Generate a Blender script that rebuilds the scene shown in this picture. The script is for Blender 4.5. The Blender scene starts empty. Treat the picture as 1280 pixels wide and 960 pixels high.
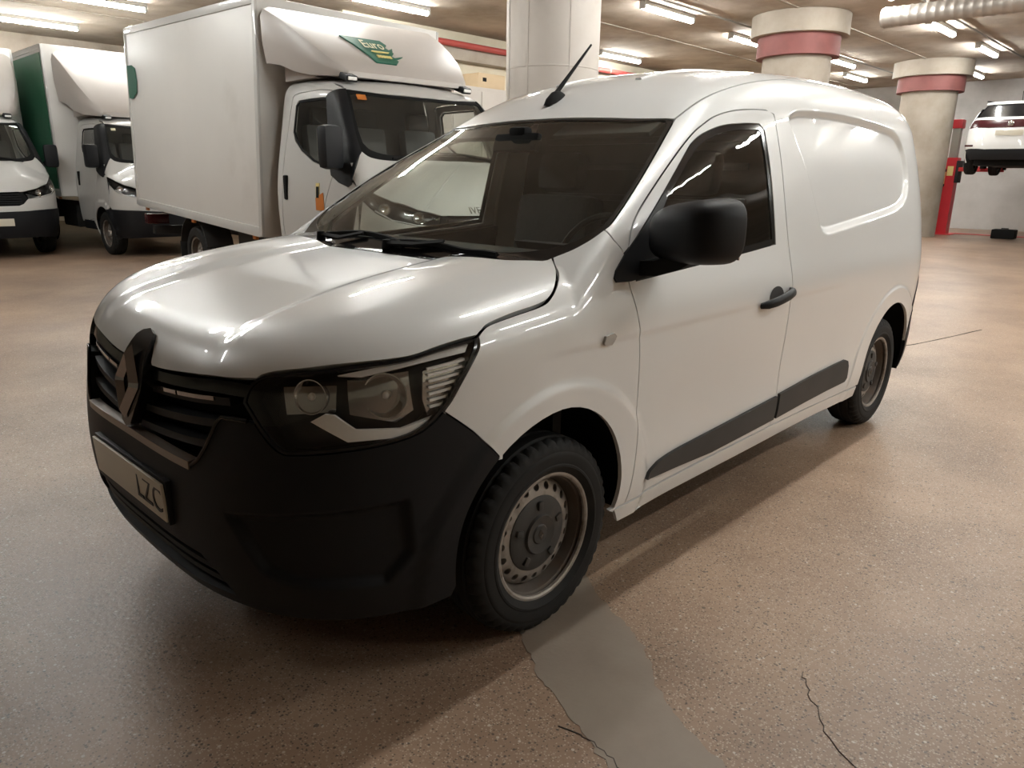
import bpy, bmesh, math, random
import numpy as np
from mathutils import Vector, Matrix
from mathutils.geometry import delaunay_2d_cdt
random.seed(7)
C = bpy.context.scene.collection
sc = bpy.context.scene
R = math.radians

# ---------------------------------------------------------------- camera, world, exposure
cam_d = bpy.data.cameras.new('camera'); cam = bpy.data.objects.new('camera', cam_d); C.objects.link(cam)
def look(yaw, pitch, roll):
    f = Vector((math.cos(yaw)*math.cos(pitch), math.sin(yaw)*math.cos(pitch), -math.sin(pitch)))
    r = Vector((math.sin(yaw), -math.cos(yaw), 0)); u = r.cross(f)
    r2 = r*math.cos(roll)+u*math.sin(roll); u2 = u*math.cos(roll)-r*math.sin(roll)
    return Matrix((r2, u2, -f)).transposed()
cam.rotation_euler = look(.763623, .276129, .013844).to_euler()
cam.location = (-.6418, -2.1374, 1.3490)
cam_d.sensor_fit = 'HORIZONTAL'; cam_d.sensor_width = 36; cam_d.lens = 36*918.75/1280
cam_d.clip_start = .05; cam_d.clip_end = 200
sc.camera = cam
w = bpy.data.worlds.new('world'); sc.world = w; w.use_nodes = True
w.node_tree.nodes['Background'].inputs[0].default_value = (.9, .86, .8, 1)
w.node_tree.nodes['Background'].inputs[1].default_value = .02
sc.view_settings.view_transform = 'Standard'; sc.view_settings.look = 'None'
sc.view_settings.exposure = 0.0; sc.view_settings.gamma = 1
LAMP_POWER = 132.0

# ---------------------------------------------------------------- materials
def new_mat(name):
    m = bpy.data.materials.new(name); m.use_nodes = True
    nt = m.node_tree; b = nt.nodes['Principled BSDF']
    return m, nt, b
def N(nt, t, **k):
    n = nt.nodes.new(t)
    for a, v in k.items(): setattr(n, a, v)
    return n
def mat(name, col, rough=.5, metal=0., coat=0., var=.08, scale=6., bump=0., bscale=40., emit=None, spec=.5, dirt=None):
    """principled with a little procedural colour variation, optional bump and dirt"""
    m, nt, b = new_mat(name)
    tc = N(nt, 'ShaderNodeTexCoord'); nz = N(nt, 'ShaderNodeTexNoise'); nz.inputs['Scale'].default_value = scale; nz.inputs['Detail'].default_value = 4
    nt.links.new(tc.outputs['Object'], nz.inputs['Vector'])
    mx = N(nt, 'ShaderNodeMix', data_type='RGBA')
    c = list(col)+[1]
    mx.inputs['A'].default_value = [v*(1-var) for v in col]+[1]; mx.inputs['B'].default_value = [min(1, v*(1+var)) for v in col]+[1]
    nt.links.new(nz.outputs['Fac'], mx.inputs['Factor']); last = mx.outputs['Result']
    if dirt:
        dc, dlo, dhi, dsc = dirt
        n2 = N(nt, 'ShaderNodeTexNoise'); n2.inputs['Scale'].default_value = dsc; n2.inputs['Detail'].default_value = 6
        nt.links.new(tc.outputs['Object'], n2.inputs['Vector'])
        mr = N(nt, 'ShaderNodeMapRange'); mr.inputs[1].default_value = dlo; mr.inputs[2].default_value = dhi
        nt.links.new(n2.outputs['Fac'], mr.inputs[0])
        m2 = N(nt, 'ShaderNodeMix', data_type='RGBA'); m2.inputs['B'].default_value = list(dc)+[1]
        nt.links.new(mr.outputs[0], m2.inputs['Factor']); nt.links.new(last, m2.inputs['A']); last = m2.outputs['Result']
    nt.links.new(last, b.inputs['Base Color'])
    b.inputs['Roughness'].default_value = rough; b.inputs['Metallic'].default_value = metal
    b.inputs['Specular IOR Level'].default_value = spec
    if coat: b.inputs['Coat Weight'].default_value = coat; b.inputs['Coat Roughness'].default_value = .03
    if bump:
        n3 = N(nt, 'ShaderNodeTexNoise'); n3.inputs['Scale'].default_value = bscale; n3.inputs['Detail'].default_value = 3
        nt.links.new(tc.outputs['Object'], n3.inputs['Vector'])
        bp = N(nt, 'ShaderNodeBump'); bp.inputs['Strength'].default_value = bump; bp.inputs['Distance'].default_value = .01
        nt.links.new(n3.outputs['Fac'], bp.inputs['Height']); nt.links.new(bp.outputs[0], b.inputs['Normal'])
    if emit: b.inputs['Emission Color'].default_value = list(emit[0])+[1]; b.inputs['Emission Strength'].default_value = emit[1]
    return m
def glass_mat(name, tint, gloss=1.0, rough=.01, haze=0., hcol=(.5, .5, .45)):
    """thin pane: tinted see-through plus a Fresnel mirror; a little dust"""
    m, nt, b = new_mat(name); nt.nodes.remove(b)
    out = nt.nodes['Material Output']
    tr = N(nt, 'ShaderNodeBsdfTransparent'); tr.inputs[0].default_value = list(tint)+[1]
    gl = N(nt, 'ShaderNodeBsdfGlossy'); gl.inputs['Roughness'].default_value = rough; gl.inputs[0].default_value = (gloss, gloss, gloss, 1)
    fr = N(nt, 'ShaderNodeFresnel'); ge = N(nt, 'ShaderNodeNewGeometry'); io = N(nt, 'ShaderNodeMath', operation='MULTIPLY_ADD')
    io.inputs[1].default_value = 1/1.5-1.5; io.inputs[2].default_value = 1.5      # same Fresnel from both sides of the pane
    nt.links.new(ge.outputs['Backfacing'], io.inputs[0]); nt.links.new(io.outputs[0], fr.inputs[0])
    ms = N(nt, 'ShaderNodeMixShader'); nt.links.new(fr.outputs[0], ms.inputs[0])
    nt.links.new(tr.outputs[0], ms.inputs[1]); nt.links.new(gl.outputs[0], ms.inputs[2]); last = ms.outputs[0]
    if haze:
        df = N(nt, 'ShaderNodeBsdfDiffuse'); df.inputs[0].default_value = list(hcol)+[1]
        tc = N(nt, 'ShaderNodeTexCoord'); nz = N(nt, 'ShaderNodeTexNoise'); nz.inputs['Scale'].default_value = 3; nz.inputs['Detail'].default_value = 5
        nt.links.new(tc.outputs['Object'], nz.inputs['Vector'])
        mm = N(nt, 'ShaderNodeMath', operation='MULTIPLY'); mm.inputs[1].default_value = haze*2; nt.links.new(nz.outputs['Fac'], mm.inputs[0])
        m2 = N(nt, 'ShaderNodeMixShader'); nt.links.new(mm.outputs[0], m2.inputs[0]); nt.links.new(last, m2.inputs[1]); nt.links.new(df.outputs[0], m2.inputs[2]); last = m2.outputs[0]
    nt.links.new(last, out.inputs[0])
    return m
M = {}
M['paint'] = mat('white_paint', (.75, .755, .75), .32, coat=1., var=.012, scale=2)
M['paint_old'] = mat('white_truck_paint', (.56, .55, .53), .4, coat=.5, var=.04, scale=3)
M['box_white'] = mat('white_box_panel', (.68, .66, .63), .42, var=.05, scale=1.6, dirt=((.50, .47, .43), .60, .95, 1.2), bump=.05, bscale=1.5)
M['fairing'] = mat('fairing_plastic', (.50, .46, .43), .4, var=.03)
M['rubber'] = mat('tyre_rubber', (.013, .0125, .012), .75, var=.3, scale=9, dirt=((.03, .025, .021), .6, .95, 7), spec=.3)
M['blackplastic'] = mat('black_bumper_plastic', (.0095, .0102, .0122), .52, var=.15, scale=9, bump=.06, bscale=900, spec=.25)
M['trimplastic'] = mat('grey_trim_plastic', (.035, .034, .034), .55, var=.25, scale=9, spec=.4)
M['black'] = mat('matt_black', (.006, .006, .006), .8, var=.2, spec=.2)
M['gloss_black'] = mat('gloss_black', (.008, .008, .009), .15, var=.2)
M['darkchrome'] = mat('dark_chrome', (.42, .42, .44), .16, metal=1., var=.05)
M['chrome'] = mat('chrome', (.75, .75, .75), .12, metal=1., var=.03)
M['satin'] = mat('satin_metal', (.26, .23, .20), .38, metal=.5, var=.1)
M['clear'] = mat('clear_lamp_plastic', (.40, .39, .37), .12, coat=.6, var=.15, scale=40)
M['steel'] = mat('dirty_wheel_steel', (.33, .30, .27), .5, metal=.5, var=.2, scale=14, dirt=((.10, .07, .05), .5, .8, 22))
M['rust'] = mat('rusty_rim_barrel', (.10, .082, .068), .6, metal=.3, var=.3, scale=18, dirt=((.12, .06, .03), .5, .8, 12))
M['cap'] = mat('wheel_cap_plastic', (.035, .033, .031), .55, var=.25, scale=14, dirt=((.08, .062, .05), .5, .85, 14))
M['glass'] = glass_mat('windscreen_glass', (.86, .90, .85), haze=.012)
M['sideglass'] = glass_mat('side_window_glass', (.80, .83, .80), haze=.01)
M['truckglass'] = glass_mat('truck_glass', (.78, .80, .78), haze=.03)
M['lens'] = glass_mat('headlamp_lens', (.95, .95, .95), .9, haze=.003)
M['reflector'] = mat('lamp_reflector', (.50, .50, .50), .12, metal=.9, var=.2, scale=30)
M['drl'] = mat('lamp_light_guide', (.90, .90, .88), .2, var=.06, scale=60)
M['lampdark'] = mat('lamp_bezel', (.015, .015, .016), .25, var=.2)
M['interior'] = mat('cab_interior_plastic', (.020, .020, .021), .6, var=.15, spec=.3)
M['seat'] = mat('seat_fabric', (.055, .055, .056), .9, var=.25, scale=60)
M['bulkhead'] = mat('bulkhead_plastic', (.035, .036, .035), .55, var=.15, scale=5)
M['truckcab'] = mat('truck_interior_grey', (.10, .10, .098), .7, var=.15)
M['plate'] = mat('plate_white', (.62, .58, .48), .4, var=.03)
M['plateblack'] = mat('plate_letters', (.02, .02, .02), .5, var=.1)
M['blue'] = mat('plate_blue', (.02, .06, .35), .4, var=.05)
M['orange'] = mat('indicator_orange', (.55, .18, .04), .3, var=.1)
M['green'] = mat('livery_green', (.012, .115, .075), .4, var=.08)
M['greendark'] = mat('box_green', (.03, .16, .085), .45, var=.1)
M['yellow'] = mat('sticker_yellow', (.75, .62, .25), .5, var=.05)
M['cream'] = mat('sticker_cream', (.80, .76, .55), .5, var=.05)
M['red'] = mat('lift_red', (.50, .025, .035), .4, var=.12, scale=5)
M['redpipe'] = mat('pipe_red', (.34, .05, .042), .45, var=.1)
M['bandred'] = mat('column_band_red', (.21, .072, .066), .7, var=.12, scale=5, dirt=((.15, .055, .05), .5, .8, 3))
M['tailred'] = mat('tail_lamp_red', (.045, .006, .008), .25, var=.1)
M['lampwhite'] = mat('lamp_housing', (.42, .41, .38), .5, var=.05)
M['tube'] = mat('lit_tube', (.9, .9, .85), .4, var=0, emit=((.985, 1, .965), LAMP_POWER))
M['chassis'] = mat('chassis_black', (.012, .0115, .011), .7, var=.3, scale=8)
M['cardboard'] = mat('cardboard', (.52, .40, .26), .8, var=.08)
M['galv'] = mat('galvanised_duct', (.36, .33, .30), .4, metal=.6, var=.1, scale=10)
M['cable'] = mat('conduit_grey', (.28, .26, .23), .6, var=.1)

# ---------------------------------------------------------------- mesh helpers
def mk(name, V, F, m, parent=None, ang=35, normals=None, flat=False):
    me = bpy.data.meshes.new(name); me.from_pydata([tuple(map(float, v)) for v in V], [], [tuple(map(int, f)) for f in F])
    me.update()
    if not flat:
        me.shade_smooth(); me.set_sharp_from_angle(angle=R(ang))
    me.materials.append(M[m] if isinstance(m, str) else m)
    o = bpy.data.objects.new(name, me); C.objects.link(o)
    if parent is not None:
        o.parent = parent
        if 'shift' in parent: o.location = [-a for a in parent['shift']]
    return o
def tag(o, label, cat, group=None):
    o['label'] = label; o['category'] = cat
    if group: o['group'] = group
    return o
def thing(name, label, cat, loc=(0, 0, 0), rot=(0, 0, 0), group=None, shift=False):
    o = bpy.data.objects.new(name, None); C.objects.link(o); o.location = loc; o.rotation_euler = rot
    if shift: o['shift'] = list(loc)
    return tag(o, label, cat, group)
def struct(o, label=None):
    o['kind'] = 'structure'
    if label: o['label'] = label
    return o
class MB:
    def __init__(s): s.V = []; s.F = []
    def add(s, V, F):
        n = len(s.V); s.V += [tuple(v) for v in V]; s.F += [tuple(i+n for i in f) for f in F]; return s
    def box(s, c, d, rot=None, bev=0.):
        bm = bmesh.new(); bmesh.ops.create_cube(bm, size=1)
        for v in bm.verts: v.co = Vector((v.co.x*d[0], v.co.y*d[1], v.co.z*d[2]))
        if bev: bmesh.ops.bevel(bm, geom=bm.edges[:], offset=bev, segments=2, affect='EDGES', profile=.6)
        return s.bm(bm, c, rot)
    def bm(s, bm, c=(0, 0, 0), rot=None):
        bm.verts.index_update()
        V = [(rot @ v.co if rot else v.co)+Vector(c) for v in bm.verts]; F = [[v.index for v in f.verts] for f in bm.faces]
        bm.free(); return s.add(V, F)
    def lathe(s, prof, n=32, axis='z', c=(0, 0, 0), close=False):
        V = []; F = []; m = len(prof)
        for i in range(n):
            a = 2*math.pi*i/n
            for r, h in prof:
                p = (r*math.cos(a), r*math.sin(a), h) if axis == 'z' else ((r*math.cos(a), h, r*math.sin(a)) if axis == 'y' else (h, r*math.cos(a), r*math.sin(a)))
                V.append((p[0]+c[0], p[1]+c[1], p[2]+c[2]))
        flip = axis == 'y'
        for i in range(n):
            for j in range(m if close else m-1):
                k = (j+1) % m
                q = (i*m+j, ((i+1) % n)*m+j, ((i+1) % n)*m+k, i*m+k)
                F.append(q[::-1] if flip else q)
        return s.add(V, F)
    def tube(s, pts, r, n=10, cap=True):
        return s.sweep(pts, [(r*math.cos(2*math.pi*i/n), r*math.sin(2*math.pi*i/n)) for i in range(n)], cap=cap)
    def sweep(s, pts, sec, up=None, cap=True, scale=None):
        pts = [Vector(p) for p in pts]; V = []; F = []; n = len(sec); pu = None
        for i, p in enumerate(pts):
            t = (pts[min(i+1, len(pts)-1)]-pts[max(i-1, 0)]).normalized()
            u = Vector(up[i]) if up is not None and not isinstance(up, (tuple, Vector)) else (Vector(up) if up is not None else (pu if pu else (Vector((0, 0, 1)) if abs(t.z) < .9 else Vector((1, 0, 0)))))
            a = t.cross(u).normalized(); b = a.cross(t); pu = b
            k = scale[i] if scale else 1
            for x, y in sec: V.append(p+a*x*k+b*y*k)
        for i in range(len(pts)-1):
            for j in range(n): F.append((i*n+j, i*n+(j+1) % n, (i+1)*n+(j+1) % n, (i+1)*n+j))
        if cap: F += [tuple(range(n))[::-1], tuple(range((len(pts)-1)*n, len(pts)*n))]
        return s.add(V, F)
    def prism(s, poly, h0, h1, axis='z'):
        n = len(poly)
        f = {'z': lambda p, h: (p[0], p[1], h), 'y': lambda p, h: (p[0], h, p[1]), 'x': lambda p, h: (h, p[0], p[1])}[axis]
        V = [f(p, h0) for p in poly]+[f(p, h1) for p in poly]
        F = [tuple(range(n))[::-1], tuple(range(n, 2*n))]+[(i, (i+1) % n, n+(i+1) % n, n+i) for i in range(n)]
        return s.add(V, F)
    def build(s, name, m, parent=None, ang=35, fix=True):
        o = mk(name, s.V, s.F, m, parent, ang)
        if fix:
            bm = bmesh.new(); bm.from_mesh(o.data); bmesh.ops.recalc_face_normals(bm, faces=bm.faces[:]); bm.to_mesh(o.data); bm.free()
            o.data.shade_smooth(); o.data.set_sharp_from_angle(angle=R(ang))
        return o
def box(name, c, d, m, parent=None, bev=0., rot=None): return MB().box(c, d, rot, bev).build(name, m, parent)
def text_mesh(name, txt, size, m, parent, mw, depth=.001, extrude=True):
    cu = bpy.data.curves.new(name, 'FONT'); cu.body = txt; cu.size = size; cu.align_x = 'CENTER'; cu.align_y = 'CENTER'; cu.extrude = depth; cu.resolution_u = 3
    t = bpy.data.objects.new(name, cu); C.objects.link(t); bpy.context.view_layer.update()
    me = bpy.data.meshes.new_from_object(t); bpy.data.objects.remove(t); bpy.data.curves.remove(cu)
    me.transform(mw); me.materials.clear(); me.materials.append(M[m]); me.name = name
    o = bpy.data.objects.new(name, me); C.objects.link(o)
    if parent is not None:
        o.parent = parent
        if 'shift' in parent: o.location = [-a for a in parent['shift']]
    return o
def frame(o, ex, ey):
    ex = Vector(ex).normalized(); ey = Vector(ey); ez = ex.cross(ey).normalized(); ey = ez.cross(ex)
    m = Matrix((ex, ey, ez)).transposed().to_4x4(); m.translation = Vector(o); return m
def children(o): return [c for c in bpy.data.objects if c.parent == o]
def copy_tree(o, parent=None):
    c = o.copy(); C.objects.link(c); c.parent = parent
    for ch in children(o): copy_tree(ch, c)
    return c
class Spl:
    def __init__(s,pts):
        x=np.array([a[0] for a in pts],float); y=np.array([a[1] for a in pts],float); n=len(x)
        h=np.diff(x); A=np.eye(n); b=np.zeros(n)
        for i in range(1,n-1):
            A[i,i-1]=h[i-1]; A[i,i]=2*(h[i-1]+h[i]); A[i,i+1]=h[i]
            b[i]=6*((y[i+1]-y[i])/h[i]-(y[i]-y[i-1])/h[i-1])
        s.x,s.y,s.h,s.m=x,y,h,np.linalg.solve(A,b)
    def __call__(s,t):
        t=np.asarray(t,float); i=np.clip(np.searchsorted(s.x,t)-1,0,len(s.h)-1); h=s.h[i]
        tc=np.clip(t,s.x[0],s.x[-1]); a=(s.x[i+1]-tc)/h; b=(tc-s.x[i])/h
        v=a*s.y[i]+b*s.y[i+1]+((a**3-a)*s.m[i]+(b**3-b)*s.m[i+1])*h*h/6
        lo=(s.y[1]-s.y[0])/s.h[0]-s.h[0]*s.m[1]/6; hi=(s.y[-1]-s.y[-2])/s.h[-1]+s.h[-1]*s.m[-2]/6
        return v+np.minimum(t-s.x[0],0)*lo+np.maximum(t-s.x[-1],0)*hi
def sst(a,b,t): t=np.clip((t-a)/(b-a),0,1); return t*t*(3-2*t)
def smax(a,b,k): h=np.maximum(k-np.abs(a-b),0)/k; return np.maximum(a,b)+h*h*k*.25
def polysd(px,py,poly):
    poly=np.asarray(poly,float); d=np.full(px.shape,1e9); ins=np.zeros(px.shape,bool); n=len(poly)
    for i in range(n):
        ax,ay=poly[i]; bx,by=poly[(i+1)%n]; ex,ey=bx-ax,by-ay
        t=np.clip(((px-ax)*ex+(py-ay)*ey)/(ex*ex+ey*ey+1e-12),0,1)
        d=np.minimum(d,np.hypot(px-ax-t*ex,py-ay-t*ey))
        c=((ay>py)!=(by>py)); xx=ax+(py-ay)*ex/np.where(abs(ey)<1e-12,1e-12,ey); ins^=c&(px<xx)
    return np.where(ins,-d,d)
def polyin(px,py,poly,lo,hi):
    # smooth mask: 1 inside the outline, 0 outside, evaluated only near it
    P=np.asarray(poly); out=np.zeros(px.shape); k=(px>P[:,0].min()-.01)&(px<P[:,0].max()+.01)&(py>P[:,1].min()-.01)&(py<P[:,1].max()+.01)
    if k.any(): out[k]=1-sst(lo,hi,polysd(px[k],py[k],poly))
    return out
W_CAB=Spl([(.1,.79),(.25,.835),(.35,.858),(.5,.868),(.65,.875),(.8,.880),(.9,.878),(.98,.868),(1.05,.850),(1.15,.826),(1.3,.788),(1.45,.744),(1.55,.708),(1.65,.668),(1.75,.62),(1.9,.53)])
W_CAR=Spl([(.1,.79),(.25,.835),(.35,.858),(.5,.868),(.65,.876),(.8,.882),(.9,.882),(.98,.876),(1.05,.866),(1.15,.852),(1.3,.826),(1.45,.794),(1.55,.768),(1.65,.742),(1.75,.702),(1.9,.62)])
XF=Spl([(.1,.13),(.2,.085),(.3,.045),(.45,.02),(.6,.025),(.7,.04),(.8,.06),(.9,.085),(1.0,.13),(1.1,.2)])
XR=Spl([(.2,4.34),(.5,4.37),(.9,4.36),(1.2,4.32),(1.5,4.25),(1.7,4.17),(1.9,4.05)])
HOOD=Spl([(-.1,.87),(.05,.915),(.2,.962),(.4,1.012),(.6,1.048),(.8,1.074),(1.0,1.095),(1.3,1.11)])
WS=Spl([(.8,1.015),(.92,1.09),(1.2,1.265),(1.5,1.445),(1.75,1.585),(1.95,1.693),(2.15,1.765),(2.4,1.812),(2.8,1.845),(3.2,1.855),(3.6,1.848),(4.0,1.815),(4.4,1.74)])
EMB=[(2.43,1.585),(2.47,1.615),(2.60,1.632),(3.0,1.638),(3.5,1.615),(3.70,1.585),(3.78,1.53),(3.815,1.44),(3.82,1.35),(3.79,1.275),(3.71,1.225),(3.55,1.19),(3.1,1.15),(2.78,1.124),(2.68,1.122),(2.625,1.145),(2.595,1.20),(2.52,1.38),(2.45,1.53)]
FOG=[(.42,.545),(.60,.575),(.785,.592),(.795,.44),(.74,.365),(.56,.375),(.50,.40)]
def _round(P,n=3):
    P=[np.array(a,float) for a in P]; L=len(P); o=[]
    for i in range(L):
        p0,p1,p2,p3=P[i-1],P[i],P[(i+1)%L],P[(i+2)%L]
        for k in range(n):
            t=k/n; o.append(.5*(2*p1+(p2-p0)*t+(2*p0-5*p1+4*p2-p3)*t*t+(3*p1-p0-3*p2+p3)*t**3))
    return o
EMB=_round(EMB)
AXF,AXR,RW=.88,3.692,.305
def van_f(P):
    x,y,z=P[...,0],np.abs(P[...,1]),P[...,2]
    m=sst(1.9,2.7,x); s=np.maximum(W_CAB(z)*(1-m)+W_CAR(z)*m,.2)
    s=s-.010*sst(1.3,1.6,x)*(1-sst(2.9,3.2,x))*(1-sst(.55,.80,z))            # door hollow
    s=s-.007*(1-sst(.865,.895,z+.00*(x-1.2)))*sst(.75,.95,x)*(1-sst(2.6,3.1,x))+.0 # waist crease
    rf=np.hypot(x-AXF,(z-RW)); s=s+.012*(1-sst(.465,.505,rf))                        # wheel lip
    rr=np.hypot(x-AXR,(z-RW)); s=s+.008*(1-sst(.48,.50,rr))
    s=s-.019*polyin(x,z,EMB,-.032,.004)
    ph=np.arctan2(y,.85-x)*.75; fog=polyin(ph,z,FOG,-.022,.004)*(x<.8)
    u=np.clip((.85-x)/np.maximum(.85-XF(z),.1),0,None); q=y/s
    w=np.clip((x-3.75)/np.maximum(XR(z)-3.75,.1),0,None)
    fp=(np.maximum((u**3.35+q**3.35)**(1/3.35),(w**4.5+q**4.5)**(1/4.5))-1)*s
    fp=fp+.020*fog
    gh=WS(x-.06*y*y)-(.02+.03*sst(1.3,2.2,x))*(y/.6)**2
    dome=.014*sst(.315,.405,y+.06*(x-.5))-.03*sst(.62,.86,y)+.010*np.exp(-((y-.5)/.12)**2)*sst(.25,.6,x)
    hd=HOOD(x)+dome
    ky=.08+.08*sst(1.2,1.9,x)
    fa=smax(fp,z-hd,.13); fb=smax(fp,z-gh,ky)
    return np.minimum(fa,fb)
def cr(pts, n=5, closed=False):
    """Catmull-Rom through points"""
    P = [np.array(p, float) for p in pts]; out = []; L = len(P)
    for i in range(L if closed else L-1):
        p1, p2 = P[i], P[(i+1) % L]
        p0 = P[(i-1) % L] if (closed or i > 0) else 2*p1-p2
        p3 = P[(i+2) % L] if (closed or i+2 < L) else 2*p2-p1
        for k in range(n):
            t = k/n
            out.append(.5*((2*p1)+(p2-p0)*t+(2*p0-5*p1+4*p2-p3)*t*t+(3*p1-p0-3*p2+p3)*t**3))
    if not closed: out.append(P[-1])
    return out
class Dir:
    def __init__(s, d):
        s.d = np.array(d, float)/np.linalg.norm(d); a = np.array([0, 0, 1.]) if abs(s.d[2]) < .9 else np.array([1., 0, 0])
        s.e1 = np.cross(a, s.d); s.e1 /= np.linalg.norm(s.e1); s.e2 = np.cross(s.d, s.e1)
    def to2(s, P): return np.stack([P@s.e1, P@s.e2], 1)
    def rng(s, P): t = P@s.d; return t.min()-.3, t.max()+.4
    def ray(s, uv): return uv[:, :1]*s.e1+uv[:, 1:]*s.e2, np.broadcast_to(s.d, (len(uv), 3))
class Radial:
    def __init__(s, cx, Rr=.75): s.cx = cx; s.R = Rr
    def to2(s, P): return np.stack([np.arctan2(P[:, 1], s.cx-P[:, 0])*s.R, P[:, 2]], 1)
    def rng(s, P): t = np.hypot(P[:, 0]-s.cx, P[:, 1]); return max(.05, t.min()-.3), t.max()+.4
    def ray(s, uv):
        a = uv[:, 0]/s.R; z = np.zeros_like(a)
        return np.stack([z+s.cx, z, uv[:, 1]], 1), np.stack([-np.cos(a), np.sin(a), z], 1)
def cast(f, pr, uv, lo, hi, n=45):
    o, d = pr.ray(uv); ts = np.linspace(hi, lo, n); a = np.full(len(uv), hi); b = np.full(len(uv), lo); done = np.zeros(len(uv), bool)
    idx = np.arange(len(uv)); prev = f(o+d*ts[0])
    for i in range(1, n):
        c = f(o[idx]+d[idx]*ts[i]); k = (prev > 0) & (c <= 0); j = idx[k]; a[j] = ts[i-1]; b[j] = ts[i]; done[j] = True
        idx = idx[~k]; prev = c[~k]
        if len(idx) == 0: break
    for _ in range(20):
        m = (a+b)/2; v = f(o+d*m[:, None]) > 0; a = np.where(v, m, a); b = np.where(v, b, m)
    return o+d*((a+b)/2)[:, None], done
def grad(f, P, e=.004):
    G = np.stack([f(P+h)-f(P-h) for h in np.eye(3)*e], 1); return G/np.maximum(np.linalg.norm(G, axis=1, keepdims=True), 1e-9)
def resample(uv, h):
    out = []
    for i in range(len(uv)):
        a, b = uv[i], uv[(i+1) % len(uv)]; L = np.linalg.norm(b-a)
        if L < 1e-5: continue
        k = max(1, int(math.ceil(L/h))); out += [a+(b-a)*j/k for j in range(k)]
    return np.array(out)
def area2(uv): x, y = uv[:, 0], uv[:, 1]; return .5*np.sum(x*np.roll(y, -1)-y*np.roll(x, -1))
def inset(uv, g):
    s = 1 if area2(uv) > 0 else -1
    e = np.roll(uv, -1, 0)-uv; e /= np.maximum(np.linalg.norm(e, axis=1, keepdims=True), 1e-9)
    nn = np.stack([-e[:, 1], e[:, 0]], 1)*s; m = nn+np.roll(nn, 1, 0); L = np.sum(m*m, 1, keepdims=True)
    return uv+g*m*2/np.maximum(L, .8)
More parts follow.
